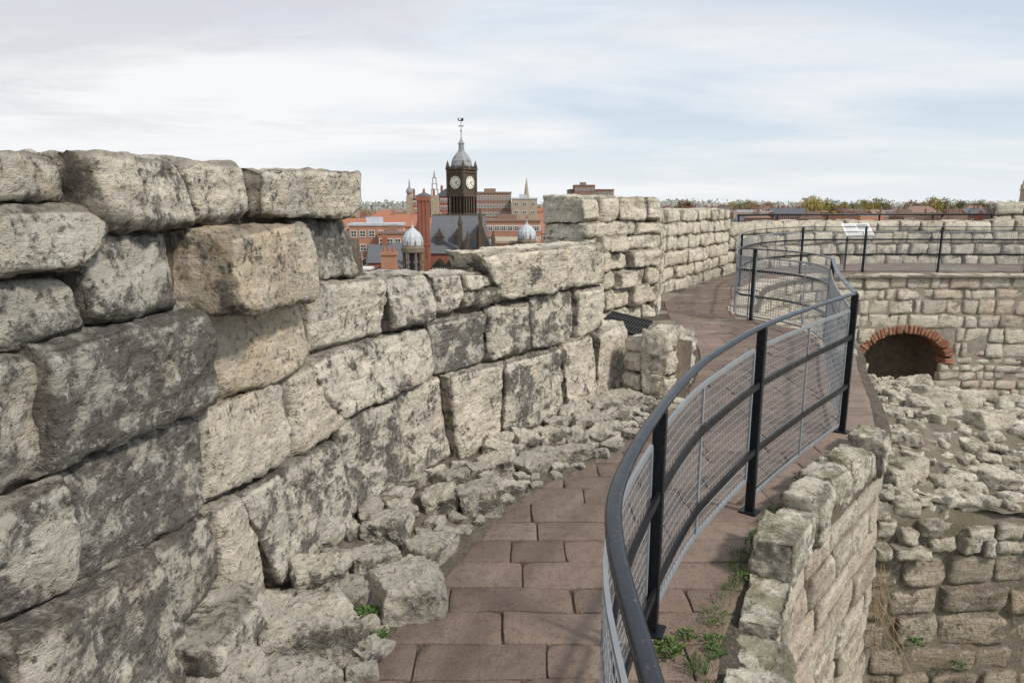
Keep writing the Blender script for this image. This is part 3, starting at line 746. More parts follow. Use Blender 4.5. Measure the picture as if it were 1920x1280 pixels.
for k in range(10):
    p=Vector((2.80+R.uniform(-.05,.05),4.80,-.9+R.uniform(-.2,.05)));dr=Vector((R.uniform(-.2,.35),-.12,-1)).normalized()
    for j in range(9):
        q=p+dr*.08;a=.003
        n=len(V);V+=[tuple(p+Vector((a,0,0))),tuple(p+Vector((-a,-a,0))),tuple(p+Vector((0,a,0))),tuple(q+Vector((a,0,0))),tuple(q+Vector((-a,-a,0))),tuple(q+Vector((0,a,0)))]
        F+=[[n,n+1,n+4,n+3],[n+1,n+2,n+5,n+4],[n+2,n,n+3,n+5]]
        p=q;dr=(dr+Vector((R.uniform(-.35,.35),R.uniform(-.15,.1),R.uniform(-.1,.1)))).normalized()
tag(mkmesh('dead_creeper',V,F,[M_dead]),'dry brown creeper stems hanging down the inner wall','plant')
# ------------------------------------------------------------ ground
M_grass=plain('grass',(.07,.10,.03),(.10,.11,.045),.3)
M_town=plain('town_ground',(.14,.14,.125),(.10,.12,.07),.02)
ring=[(0,-9.0),(24,-9.0),(26,-9.3),(50,-17.0)]
V=[(7,8,-9.0)];F=[]
for r,z in ring[1:]:
    for k in range(64): V.append((7+r*math.cos(k*math.pi/32),8+r*math.sin(k*math.pi/32),z))
for k in range(64):
    F.append([0,1+k,1+(k+1)%64])
    for j in range(2): F.append([1+j*64+k,1+(j+1)*64+k,1+(j+1)*64+(k+1)%64,1+j*64+(k+1)%64])
tag(mkmesh('grass_mound',V,F,[M_grass],None,True),kind='structure')
V=[(-6000,-6000,-17),(6000,-6000,-17),(6000,6000,-17),(-6000,6000,-17)]
tag(mkmesh('ground',V,[[0,1,2,3]],[M_town]),kind='structure')
# ------------------------------------------------------------ buildings
class MB:
    def __init__(s): s.v=[];s.f=[];s.m=[]
    def box(s,x0,x1,y0,y1,z0,z1,m=0):
        n=len(s.f);addbox(s.v,s.f,((x0+x1)/2,(y0+y1)/2,(z0+z1)/2),((x1-x0)/2,(y1-y0)/2,(z1-z0)/2));s.m+=[m]*(len(s.f)-n)
    def gable(s,x0,x1,y0,y1,z0,z1,axis='x',m=0,over=.25,mw=None):
        n=len(s.v);o=over
        if axis=='x':
            a=[(x0-o,y0-o,z0),(x1+o,y0-o,z0),(x1+o,y1+o,z0),(x0-o,y1+o,z0),(x0-o,(y0+y1)/2,z1),(x1+o,(y0+y1)/2,z1)]
            f=[[0,1,5,4],[2,3,4,5]];e=[[0,4,3],[1,2,5]];bt=[[0,3,2,1]]
        else:
            a=[(x0-o,y0-o,z0),(x1+o,y0-o,z0),(x1+o,y1+o,z0),(x0-o,y1+o,z0),((x0+x1)/2,y0-o,z1),((x0+x1)/2,y1+o,z1)]
            f=[[1,2,5,4],[3,0,4,5]];e=[[0,1,4],[2,3,5]];bt=[[0,3,2,1]]
        s.v+=a
        for q in f: s.f.append([n+i for i in q]);s.m.append(m)
        for q in e: s.f.append([n+i for i in q]);s.m.append(m if mw is None else mw)
        for q in bt: s.f.append([n+i for i in q]);s.m.append(m)
    def hip(s,x0,x1,y0,y1,z0,z1,m=0,o=.4,k=1.):
        n=len(s.v);h=min(x1-x0,y1-y0)/2*k
        s.v+=[(x0-o,y0-o,z0),(x1+o,y0-o,z0),(x1+o,y1+o,z0),(x0-o,y1+o,z0)]
        if x1-x0>=y1-y0: s.v+=[(x0+h,(y0+y1)/2,z1),(x1-h,(y0+y1)/2,z1)];F=[[0,1,5,4],[1,2,5],[2,3,4,5],[3,0,4]]
        else: s.v+=[((x0+x1)/2,y0+h,z1),((x0+x1)/2,y1-h,z1)];F=[[0,1,4],[1,2,5,4],[2,3,5],[3,0,4,5]]
        for q in F: s.f.append([n+i for i in q]);s.m.append(m)
    def lathe(s,cx,cy,prof,k=12,m=0,rib=0,ph=0):
        n=len(s.v)
        for r,z in prof:
            for i in range(k):
                rr=r*(1+(rib if i%2 else 0));a=ph+2*math.pi*i/k
                s.v.append((cx+rr*math.cos(a),cy+rr*math.sin(a),z))
        for j in range(len(prof)-1):
            for i in range(k): s.f.append([n+j*k+i,n+j*k+(i+1)%k,n+(j+1)*k+(i+1)%k,n+(j+1)*k+i]);s.m.append(m)
    def obj(s,name,mats,loc=(0,0,0),rz=0,parent=None,smooth=False):
        o=mkmesh(name,s.v,s.f,mats,s.m,smooth,parent=parent,loc=loc);o.rotation_euler=(0,0,rz);return o
def win_mesh(w,h,bars=1):
    b=MB();b.box(-w/2,w/2,-.02,.06,-h/2,h/2,1)
    for x in (-w/2,w/2): b.box(x-.06,x+.06,-.08,.04,-h/2-.06,h/2+.06,0)
    for z in (-h/2,h/2): b.box(-w/2+.06,w/2-.06,-.078,.042,z-.06,z+.06,0)
    for k in range(bars): 
        x=-w/2+w*(k+1)/(bars+1);b.box(x-.04,x+.04,-.06,.02,-h/2+.06,h/2-.06,0)
    b.box(-w/2+.06,w/2-.06,-.055,.018,-.04,.04,0)
    me=bpy.data.meshes.new('window');me.from_pydata(b.v,[],b.f);me.materials.append(M_white);me.materials.append(M_glass);me.polygons.foreach_set('material_index',np.array(b.m,dtype=np.int32));return me
WM={}
def windows(parent,w,h,xs,zs,y,rz=0,face='front',bars=1):
    k=(w,h,bars)
    if k not in WM: WM[k]=win_mesh(w,h,bars)
    for x in xs:
        for z in zs:
            o=bpy.data.objects.new('window',WM[k]);o.location=(x,y,z) if face=='front' else (y,x,z)
            if face=='right': o.rotation_euler=(0,0,math.pi/2)
            if face=='left': o.rotation_euler=(0,0,-math.pi/2)
            link(o,parent)
GZ=-17.
def block(name,x,y,w,dp,ztop,rz,mw,mr,label,storeys=3,nw=6,ww=1.2,wh=1.4,roof='flat',rh=3,chim=0,band=None,cat='building',side=2):
    e=empty(name,(x,y,GZ));e.rotation_euler=(0,0,rz);tag(e,label,cat)
    H=ztop-GZ;b=MB();b.box(-w/2,w/2,0,dp,0,H,0)
    if band:
        for k in range(storeys): b.box(-w/2-.05,w/2+.05,-.06,dp+.05,H-1.0-k*3.0-.3,H-1.0-k*3.0+.1,1)
    b.obj('walls',[mw,band or mw],parent=e)
    r=MB()
    if roof=='flat': r.box(-w/2-.2,w/2+.2,-.2,dp+.2,H+.002,H+.5,0);r.box(-w*.2,w*.1,dp*.3,dp*.6,H+.5,H+1.8,0)
    elif roof=='gx': r.gable(-w/2,w/2,0,dp,H+.002,H+rh,'x')
    elif roof=='gy': r.gable(-w/2,w/2,0,dp,H+.002,H+rh,'y')
    elif roof=='hip': r.hip(-w/2,w/2,0,dp,H+.002,H+rh)
    ro=r.obj('roof',[mr],parent=e)
    for k in range(chim):
        c=MB();xx=-w/2+w*(k+.5)/chim;c.box(xx-.5,xx+.5,dp*.45,dp*.45+.8,H+rh*.4,H+rh+1.3,0)
        for q in (-.25,.25): c.lathe(xx+q,dp*.45+.4,[(.14,H+rh+1.3),(.1,H+rh+1.8),(.0,H+rh+1.8)],8,1)
        c.obj('chimney',[mw,M_tile],parent=e)
    xs=[-w/2+w*(k+.5)/nw for k in range(nw)];zs=[H-1.7-3.0*k for k in range(storeys)]
    windows(e,ww,wh,xs,zs,-.03)
    if side: windows(e,ww,wh,[dp*(k+.5)/side for k in range(side)],zs,w/2+.03,face='right')
    return e
block('apartment_building',-29.5,150,11.5,9,-2.6,.1,M_orange,M_lead,'orange brick apartment block with pale metal roof and white windows',4,6)
block('apartment_building',-25,146,6.5,6,-4.2,.1,M_orange,M_btile,'orange brick apartment wing with flat roof',3,4)
block('apartment_building',-36,158,9,9,-3.6,.1,M_orange,M_tile,'brick apartment block with red pitched roof',4,4,roof='gx',rh=2.4)
block('terraced_house',-28.5,118,5,8,-7.6,.15,M_brown,M_btile,'dark brick gabled house with tiled roof',3,3,roof='gy',rh=3.2,chim=1,cat='house')
block('terraced_house',-22.5,121,5.5,8,-8.2,.15,M_red,M_slate,'red brick house with slate roof',3,3,roof='gx',rh=3,chim=1,cat='house')
block('terraced_house',-33.5,122,6,8,-7.6,.2,M_brown,M_btile,'brown brick house with tiled roof and chimney',3,3,roof='gx',rh=3,chim=1,cat='house')
block('tiled_hall',-41,220,10,10,-2.6,.05,M_brown,M_tile,'brick hall with broad orange tiled roof',2,4,roof='hip',rh=3.2)
block('brick_hotel',-7,260,13.5,14,6.2,.12,M_brown,M_btile,'multistorey brown brick hotel with rows of windows',6,8,1.1,1.3,band=M_btile)
block('office_block',4.5,250,9,12,3.9,.0,M_buff,M_lead,'plain buff concrete office block',4,3,1.5,1.1)
block('office_block',-.5,180,15.5,12,-2.4,-.05,M_orange,M_btile,'long brick office with white window bands',4,9,1.2,1.3,band=M_cream)
block('brick_hotel',40,350,22,18,9.2,.0,M_brown,M_btile,'large flat roofed brown brick building on the skyline',5,10,1.4,1.2,band=M_btile)
block('brick_hotel',36,346,10,10,11.2,.0,M_brown,M_btile,'upper brown brick storey block on the skyline',2,5,1.2,1.0)
block('red_brick_mansion',-38,300,13,12,4.5,.1,M_red,M_slate,'ornate red and white brick building with slate roof',4,7,1.2,1.8,roof='hip',rh=2.8,chim=3,band=M_cream)
block('red_brick_mansion',-29,305,9,12,5.5,.0,M_red,M_slate,'tall red brick building with gable and chimneys',4,5,1.1,1.7,roof='gy',rh=3.4,chim=2,band=M_cream)
block('terraced_house',-62,260,9,9,-3,.2,M_brown,M_btile,'brown brick house with tiled roof and chimney',3,4,roof='gx',rh=3.2,chim=1,cat='house')
block('terraced_house',-18,172,9,8,-4.5,.3,M_red,M_tile,'red brick house with orange tiled roof and chimneys',3,4,roof='gx',rh=3.2,chim=2,cat='house')
block('terraced_house',-30,190,11,8,-4.0,.1,M_orange,M_tile,'orange brick terrace with steep red tiled roof',3,5,roof='gx',rh=3.4,chim=2,cat='house')
b=MB();b.box(-1.3,1.3,-1.3,1.3,0,22.5,0);b.lathe(0,0,[(1.2,22.5),(1.2,24.0)],8,0);b.lathe(0,0,[(1.6,24.0),(1.5,24.8),(1.1,25.8),(.4,26.4),(.3,28.0),(.05,30.0)],12,1)
tag(b.obj('domed_tower',[M_buff,M_leadd],(-44,300,GZ)),'pale tower with dark lead dome and lantern','tower')
b=MB()
b.box(-1.6,1.6,-1.6,1.6,0,23,0)
for z in range(3):
    for x in (-1,1):
        for y in (-1,1): b.box(x*(1.3-z*.3)-.1,x*(1.3-z*.3)+.1,y*(1.3-z*.3)-.1,y*(1.3-z*.3)+.1,23+z*2.4,25.4+z*2.4,1)
    b.box(-1.5+z*.3,1.5-z*.3,-1.5+z*.3,1.5-z*.3,25.2+z*2.4,25.4+z*2.4,1)
b.lathe(0,0,[(.5,30.2),(.4,31),(.06,33.5)],8,1)
tag(b.obj('lantern_tower',[M_buff,M_leadd],(-33,298,GZ)),'slim pale tower with open metal lantern','tower')
b=MB();b.box(-1.6,1.6,-1.6,1.6,0,18,0);b.lathe(0,0,[(1.5,18),(1.45,20.2)],8,0,ph=.39);b.lathe(0,0,[(1.55,20.2),(.06,30)],8,1,ph=.39)
for x in (-1.3,1.3):
    for y in (-1.3,1.3): b.lathe(x,y,[(.28,18),(.28,19.4),(.02,21)],6,0)
tag(b.obj('church_spire',[M_buff,M_buff],(6,290,GZ)),'slender buff stone church spire','spire')
b=MB();b.box(-4.5,4.5,-4.5,4.5,0,26,0);b.box(-4.8,4.8,-4.8,4.8,25,25.6,0)
for x in (-4,-1.4,1.4,4):
    for y in (-4,4): b.box(x-.6,x+.6,y-.6,y+.6,26,27.6,0);b.lathe(x,y,[(.5,27.6),(.03,30)],6,0)
b.box(-1,1,-4.6,-4.5,17,23,1)
tag(b.obj('church_tower',[M_buff,M_glass],(226,300,GZ)),'square stone church tower with pinnacles','tower')
# --- courthouse
ch=empty('courthouse',(-8,104,GZ));tag(ch,'victorian red brick courthouse with slate roofs and leaded turrets','courthouse')
Z=lambda z:z-GZ
b=MB()
b.box(-12,4,6,20,0,Z(-7.6),0)
b.box(-4.9,3.4,3,18,0,Z(-5.6),0)
b.box(4.2,12.5,9,22,0,Z(-4.1),0);b.box(4.2,12.5,8.9,22.1,Z(-4.4),Z(-4.0),1)
b.box(-12.2,4.1,5.8,6,Z(-8.3),Z(-8.0),1)
b.obj('walls',[M_red,M_buff],parent=ch)
windows(ch,1.0,1.5,[5.2,6.8,8.4],[Z(-6.2)],8.97)
b=MB()
b.gable(-4.9,3.4,3,18,Z(-5.6),Z(.15),'x',0)
b.gable(-12,-5,6,18,Z(-7.6),Z(-4.5),'x',0)
for k in range(14): b.lathe(-4.7+k*.62,10.5,[(.09,Z(.12)),(.09,Z(.3)),(.01,Z(.55))],5,1)
b.box(-5.2,3.6,10.4,10.6,Z(.05),Z(.26),1)
b.obj('roof',[M_slate,M_sooty],parent=ch)
for x in (-3.4,-.6):
    b=MB();b.box(x-.55,x+.55,4.4,8,Z(-4.6),Z(-3.1),0);b.gable(x-.55,x+.55,4.4,8.5,Z(-3.1),Z(-1.7),'y',1,.1,0);b.box(x-.3,x+.3,4.33,4.4,Z(-4.4),Z(-3.2),2)
    b.obj('dormer',[M_sooty,M_slate,M_glass],parent=ch)
b=MB();b.box(1.2,5.1,2.2,8,0,Z(-5.9),0)
b.gable(1.2,5.1,2.2,8,Z(-5.9),Z(-.4),'y',1,.05,0)
for x,z in ((1.2,-2.4),(5.1,-2.4),(3.15,.9)):
    b.box(x-.28,x+.28,1.9,2.5,Z(-7),Z(z-1.2),0);b.lathe(x,2.2,[(.34,Z(z-1.2)),(.34,Z(z-.9)),(.05,Z(z+.4))],6,0)
for k in range(3): b.box(1.9+k*1.0,2.4+k*1.0,2.1,2.2,Z(-5.4),Z(-3.4),2)
b.box(1.1,5.2,2.12,2.2,Z(-3.2),Z(-3.0),0);b.box(1.1,5.2,2.1,2.2,Z(-6.1),Z(-5.8),0)
b.obj('gable',[M_sooty,M_slate,M_glass],parent=ch)
b=MB();b.box(-.3,.3,2.6,3.2,Z(-5.6),Z(-1.2),0);b.lathe(0,2.9,[(.4,Z(-1.2)),(.36,Z(-.8)),(.04,Z(.5))],6,0)
b.obj('pinnacle',[M_sooty],parent=ch)
b=MB();b.box(-6.2,-4.5,0,1.6,0,Z(2.4),0);b.box(-6.35,-4.35,-.15,1.75,Z(2.4),Z(2.7),0);b.box(-6.25,-4.45,-.05,1.65,Z(2.7),Z(3.1),0)
for x in (-5.9,-5.35,-4.8): b.box(x-.1,x+.1,-.1,0,Z(-6),Z(2.4),0)
b.box(-6.3,-4.4,-.12,1.72,Z(-4.2),Z(-3.9),0)
b.obj('chimney',[M_red],parent=ch)
def stack(x,y,w,z):
    b=MB();b.box(x-w/2,x+w/2,y,y+1.2,0,Z(z-.6),0);b.box(x-w/2-.15,x+w/2+.15,y-.15,y+1.35,Z(z-.6),Z(z-.2),0);b.box(x-w/2-.2,x+w/2+.2,y-.2,y+1.4,Z(z-2.6),Z(z-2.4),1)
    for k in range(3):
        xx=x-w/2+.4+k*(w-.8)/2;b.lathe(xx,y+.6,[(.22,Z(z-.2)),(.17,Z(z+.5)),(0,Z(z+.5))],8,1)
    b.obj('chimney',[M_orange,M_tile],parent=ch)
stack(-9.3,-8,2.1,-4.5)
b=MB();b.box(-14,-7,-7,5,0,Z(-8.4),0);b.obj('walls',[M_red],parent=ch)
b=MB();b.gable(-14,-7,-7,5,Z(-8.4),Z(-6.6),'y');b.obj('roof',[M_slate],parent=ch)
M_tur=plain('brown_sandstone',(.26,.205,.15),(.15,.12,.09),2.)
def turret(x,y,r,zb,zt):
    b=MB();b.lathe(x,y,[(r,0),(r,Z(zb-4.8)),(r*1.12,Z(zb-4.7)),(r*1.12,Z(zb-4.4)),(r*.6,Z(zb-4.4))],8,0)
    b.lathe(x,y,[(r*.62,Z(zb-4.4)),(r*.62,Z(zb-.6))],8,2)
    for i in range(8):
        a=i*math.pi/4+math.pi/8;px=x+math.cos(a)*r*.95;py=y+math.sin(a)*r*.95
        b.lathe(px,py,[(.2,Z(zb-4.4)),(.15,Z(zb-4.1)),(.15,Z(zb-1.2)),(.22,Z(zb-1.0)),(.22,Z(zb-.3))],6,0)
        b.lathe(px,py,[(.16,Z(zb)),(.12,Z(zb+.5)),(.02,Z(zb+.9))],5,0)
        b.box(px-.3,px+.3,py-.15,py+.15,Z(zb-2.4),Z(zb-2.15),0)
    b.lathe(x,y,[(r*.95,Z(zb-1.0)),(r*1.15,Z(zb-.9)),(r*1.18,Z(zb-.3)),(r*1.0,Z(zb)),(r*.9,Z(zb+.05))],8,0,ph=math.pi/8)
    o=b.obj('turret',[M_tur,M_lead,M_glass],parent=ch)
    h=zt-zb;d=MB();d.lathe(x,y,[(r*1.0,Z(zb+.05)),(r*1.02,Z(zb+.18*h)),(r*.93,Z(zb+.35*h)),(r*.7,Z(zb+.5*h)),(r*.35,Z(zb+.62*h)),(r*.14,Z(zb+.7*h)),(r*.13,Z(zb+.76*h)),(.06,Z(zb+.8*h)),(.02,Z(zt))],24,0,rib=-.07)
    d.obj('dome',[M_lead],parent=o)
turret(-6.4,-4,1.5,-4.0,-.3)
turret(10.4,8,1.5,-3.6,-.2)
for x in (-3.2,-1.4,.4):
    b=MB();b.box(x-.8,x+.8,-1,4,Z(-9.5),Z(-7.4),0);b.gable(x-.8,x+.8,-1,4,Z(-7.4),Z(-6.3),'y',0,.15)
    for k in (-.75,-.4,0,.4,.75): b.box(x+k-.05,x+k+.05,-1.06,-1.0,Z(-9.3),Z(-7.4),1)
    b.box(x-.8,x+.8,-1.05,-.99,Z(-7.5),Z(-7.38),1)
    b.obj('dormer',[M_blk,M_white],parent=ch)
b=MB();b.box(-3.9,3,0,6,0,Z(-8.6),0);b.obj('walls',[M_red],parent=ch)
b=MB();b.box(-15.5,-11.6,-9.5,-7.2,0,Z(-7.0),0)
for k in range(9): b.box(-15.4+k*.45,-15.25+k*.45,-9.56,-9.5,Z(-9.6),Z(-7.2),1)
b.box(-15.6,-11.5,-9.6,-7.1,Z(-7.0),Z(-6.7),1)
b.obj('timbered_bay',[M_blk,M_white],parent=ch)
# --- clock tower
ct=empty('clock_tower',(-8.6,120,GZ-1.5));ct.rotation_euler=(0,0,math.radians(-34));ct.scale=(1.18,1.18,1.09);tag(ct,'ornate dark stone clock tower with lead dome and weathervane','clock tower')
h=1.42
b=MB();b.box(-h*1.08,h*1.08,-h*1.08,h*1.08,0,Z(.2),0)
b.box(-h*.85,h*.85,-h*.85,h*.85,Z(.2),Z(3.0),1)
for k in range(6):
    t=-h+k*(2*h)/5
    for (x,y) in ((t,-h),(t,h),(-h,t),(h,t)): b.box(x-.1,x+.1,y-.1,y+.1,Z(.2),Z(2.9),0)
b.box(-h*1.15,h*1.15,-h*1.15,h*1.15,Z(.05),Z(.35),0)
b.box(-h*1.12,h*1.12,-h*1.12,h*1.12,Z(2.9),Z(3.3),0)
b.box(-h,h,-h,h,Z(3.3),Z(6.7),0)
for x in (-h,h):
    for y in (-h,h): b.lathe(x,y,[(.24,Z(3.3)),(.24,Z(7.2)),(.3,Z(7.25)),(.3,Z(7.45)),(.04,Z(8.4))],8,0)
b.box(-h*1.1,h*1.1,-h*1.1,h*1.1,Z(6.5),Z(6.8),0);b.box(-h*1.18,h*1.18,-h*1.18,h*1.18,Z(6.98),Z(7.2),0);b.box(-h*1.0,h*1.0,-h*1.0,h*1.0,Z(6.8),Z(6.98),0)
for k in range(7):
    t=-h+k*2*h/6
    for (x,y) in ((t,-h*1.1),(t,h*1.1),(-h*1.1,t),(h*1.1,t)): b.box(x-.07,x+.07,y-.07,y+.07,Z(7.2),Z(7.55),0)
b.obj('tower_body',[M_sooty,M_blk],parent=ct)
b=MB();b.lathe(0,0,[(h*1.08,Z(7.2)),(h*1.1,Z(7.7)),(h*1.0,Z(8.4)),(h*.8,Z(9.0)),(h*.52,Z(9.5)),(h*.34,Z(9.85)),(h*.3,Z(10.0))],16,0,rib=-.04)
b.lathe(0,0,[(h*.33,Z(10)),(h*.28,Z(10.1)),(h*.28,Z(10.9)),(h*.36,Z(10.95)),(h*.2,Z(11.3)),(.08,Z(11.8)),(.05,Z(12.2))],12,0)
for a in range(4):
    x=math.cos(a*math.pi/2)*h*.85;y=math.sin(a*math.pi/2)*h*.85;b.box(x-.25,x+.25,y-.25,y+.25,Z(7.4),Z(8.3),0);b.gable(x-.25,x+.25,y-.25,y+.25,Z(8.3),Z(8.7),'x' if a%2 else 'y',0,.05)
b.obj('dome',[M_leadd],parent=ct)
b=MB();b.lathe(0,0,[(.05,Z(12.2)),(.035,Z(14.8)),(0,Z(14.9))],6,0);b.lathe(0,0,[(0,Z(12.7)),(.16,Z(12.85)),(0,Z(13.0))],8,0)
b.box(-.5,.5,-.03,.03,Z(13.55),Z(13.62),0);b.box(-.03,.03,-.5,.5,Z(13.55),Z(13.62),0)
b.box(-.45,.15,-.02,.02,Z(14.35),Z(14.5),0);b.box(.1,.42,-.02,.02,Z(14.3),Z(14.75),0);b.box(-.55,-.4,-.02,.02,Z(14.45),Z(14.85),0)
b.obj('weathervane',[M_blk],parent=ct)
M_dial=plain('clock_dial',(.80,.77,.66),(.74,.70,.6),2,.5)
rom=['XII','I','II','III','IIII','V','VI','VII','VIII','IX','X','XI']
def bar(b,p,q,w,y0,y1,m=0):
    p=Vector(p);q=Vector(q);d=(q-p).normalized();nn=Vector((-d.y,d.x))*w;k=len(b.v)
    for y in (y0,y1):
        for c_ in (p+nn,q+nn,q-nn,p-nn): b.v.append((c_.x,y,c_.y))
    b.f+=[[k,k+1,k+2,k+3],[k,k+4,k+5,k+1],[k+1,k+5,k+6,k+2],[k+2,k+6,k+7,k+3],[k+3,k+7,k+4,k]];b.m+=[m]*5
def disc(b,r,y0,y1,m,n=32):
    q=len(b.v)
    for y in (y0,y1):
        for i in range(n): b.v.append((r*math.cos(i*2*math.pi/n),y,r*math.sin(i*2*math.pi/n)))
    b.f.append([q+i for i in range(n)]);b.m.append(m)
    for i in range(n): b.f.append([q+i,q+(i+1)%n,q+n+(i+1)%n,q+n+i]);b.m.append(m)
for k,rz in enumerate((0,math.pi/2,math.pi,-math.pi/2)):
    c=empty('clock_face');c.parent=ct;c.location=(math.sin(rz)*(h+.02),-math.cos(rz)*(h+.02),Z(5.05));c.rotation_euler=(0,0,rz)
    b=MB()
    disc(b,1.08,-.07,.0,1);disc(b,.96,-.10,-.0,0)
    for i in range(12):
        a=math.pi/2-i*math.pi/6;o_=Vector((math.cos(a),math.sin(a)));t_=Vector((o_.y,-o_.x));tx=rom[i];x=-.035*(len(tx)-1)
        for chh in tx:
            if chh=='I': bar(b,o_*.66+t_*x,o_*.86+t_*x,.014,-.112,-.101,2)
            elif chh=='V': bar(b,o_*.66+t_*x,o_*.86+t_*(x-.04),.014,-.112,-.101,2);bar(b,o_*.66+t_*x,o_*.86+t_*(x+.04),.009,-.113,-.101,2)
            else: bar(b,o_*.66+t_*(x+.035),o_*.86+t_*(x-.035),.014,-.112,-.101,2);bar(b,o_*.66+t_*(x-.035),o_*.86+t_*(x+.035),.009,-.113,-.101,2)
            x+=.07
    b.obj('dial',[M_dial,M_sooty,M_blk],parent=c)
    b=MB()
    a=math.radians(90-6*22);bar(b,(0,0),(math.cos(a)*.78,math.sin(a)*.78),.03,-.125,-.116)
    a=math.radians(90-30*2-11);bar(b,(0,0),(math.cos(a)*.5,math.sin(a)*.5),.045,-.134,-.127)
    b.obj('hands',[M_blk],parent=c)
# --- generic town houses
def house_mesh(w,d_,h,rh,mw,mr,kind):
    b=MB();b.box(-w/2,w/2,0,d_,0,h,0)
    if kind=='x': b.gable(-w/2,w/2,0,d_,h+.002,h+rh,'x',1,.2,0)
    elif kind=='y': b.gable(-w/2,w/2,0,d_,h+.002,h+rh,'y',1,.2,0)
    elif kind=='hip': b.hip(-w/2,w/2,0,d_,h+.002,h+rh,1)
    else: b.box(-w/2-.1,w/2+.1,-.1,d_+.1,h+.002,h+.4,1)
    if kind!='flat':
        for x in (-w*.38,w*.3): b.box(x-.4,x+.4,d_*.5-.4,d_*.5+.4,h+rh*.3,h+rh+1.1,0);b.box(x-.18,x+.18,d_*.5-.15,d_*.5+.15,h+rh+1.1,h+rh+1.6,4)
    n=int(w/2)
    for k in range(n):
        x=-w/2+w*(k+.5)/n
        for z in np.arange(h-1.4,1,-2.9):
            b.box(x-.55,x+.55,-.06,0,z-.75,z+.75,2);b.box(x-.42,x+.42,-.09,-.06,z-.62,z+.62,3)
    me=bpy.data.meshes.new('town_house');me.from_pydata(b.v,[],b.f)
    for m in (mw,mr,M_white,M_glass,M_tile): me.materials.append(m)
    me.polygons.foreach_set('material_index',np.array(b.m,dtype=np.int32));return me
HM=[(house_mesh(9,8,9,3.4,M_red,M_tile,'x'),'red brick town house with orange tiled roof'),(house_mesh(7,9,9.5,3.6,M_brown,M_btile,'y'),'brown brick gabled town house'),
(house_mesh(14,9,10.5,3.2,M_red,M_slate,'x'),'long red brick terrace with slate roof'),(house_mesh(10,9,9,3,M_cream,M_slate,'hip'),'pale rendered town house with hipped slate roof'),
(house_mesh(18,10,11,3.6,M_brown,M_btile,'hip'),'long brown brick block with tiled roof'),(house_mesh(22,12,12,0,M_orange,M_lead,'flat'),'flat roofed brick commercial building'),
(house_mesh(12,9,10,3.6,M_orange,M_tile,'x'),'orange brick town house with red tiles')]
placed=[]
def rise(x,y):
    d=max(0,min(1,(y-200)/150));return 3.6*d*max(0,min(1,(x+20)/60))
for i in range(6000):
    if len(placed)>=290: break
    left=R.random()<.42
    y=R.choice([R.uniform(165,300),R.uniform(250,520),R.uniform(400,800)]) if left else R.choice([R.uniform(300,480),R.uniform(450,760)])
    sl=R.uniform(-.30,.06) if left else R.uniform(.1,.8)
    x=sl*y
    if any(abs(x-a)<12 and abs(y-b_)<12 for a,b_ in placed): continue
    if y<320 and any(abs(x-a)<14 and abs(y-b_)<16 for a,b_ in ((-29,150),(-36,158),(-7,260),(4,250),(0,180),(-38,300),(-29,305),(-41,220),(6,290),(-62,260),(-18,172),(-30,190))): continue
    placed.append((x,y))
    k=R.choice([0,0,1,1,2,6,4,0,6] if left else [0,1,1,1,2,2,2,3,3,4,4,5,1,2]);o=bpy.data.objects.new('town_house',HM[k][0]);o.location=(x,y,GZ+rise(x,y)+R.uniform(-.5,.4));o.rotation_euler=(0,0,R.uniform(-.5,.5)+(1.57 if R.random()<.3 else 0));link(o)
    tag(o,HM[k][1],'house','houses across the town')
V=[];F=[]
for i in range(41):
    for j in range(21):
        x=-300+i*30;y=150+j*45;V.append((x,y,GZ+.05+rise(x,y)))
for i in range(40):
    for j in range(20): F.append([i*21+j,(i+1)*21+j,(i+1)*21+j+1,i*21+j+1])
tag(mkmesh('terrain',V,F,[M_town],None,True),kind='structure')
def tree_meshes(seed,Hh=11,cr=4.2):
    r=random.Random(seed);V=[];F=[]
    def limb(p,q,r0,r1,n=6):
        k=len(V);d=(q-p).normalized();a=d.orthogonal().normalized();b_=d.cross(a)
        for c,rr in ((p,r0),(q,r1)):
            for i in range(n): V.append(tuple(c+(a*math.cos(i*6.283/n)+b_*math.sin(i*6.283/n))*rr))
        for i in range(n): F.append([k+i,k+(i+1)%n,k+n+(i+1)%n,k+n+i])
    limb(Vector((0,0,0)),Vector((.1,0,Hh*.35)),.32,.22);limb(Vector((.1,0,Hh*.35)),Vector((0,.1,Hh*.75)),.22,.08)
    for i in range(9):
        a=r.uniform(0,6.28);z=Hh*r.uniform(.3,.6);q=Vector((math.cos(a)*cr*.7,math.sin(a)*cr*.7,z+Hh*.22));limb(Vector((0,0,z)),q,.12,.03)
    LV=[];LF=[]
    for c in range(75):
        a=r.uniform(0,6.28);e=math.asin(r.uniform(-.75,1));rr=cr*r.uniform(.45,1.05)*(.85+.3*math.sin(a*3+seed))
        C=Vector((math.cos(a)*math.cos(e)*rr,math.sin(a)*math.cos(e)*rr,Hh*.66+math.sin(e)*rr*.95))
        for k in range(30):
            P=C+Vector((r.gauss(0,.5),r.gauss(0,.5),r.gauss(0,.4)));s=r.uniform(.12,.28)
            u=Vector((r.gauss(0,1),r.gauss(0,1),r.gauss(0,1))).normalized();w=u.orthogonal().normalized();n=len(LV)
            LV+= [tuple(P+u*s),tuple(P+w*s*.7),tuple(P-u*s),tuple(P-w*s*.7)];LF.append([n,n+1,n+2,n+3])
    return V,F,LV,LF
M_bark=plain('bark',(.08,.065,.05),(.05,.04,.03),3)
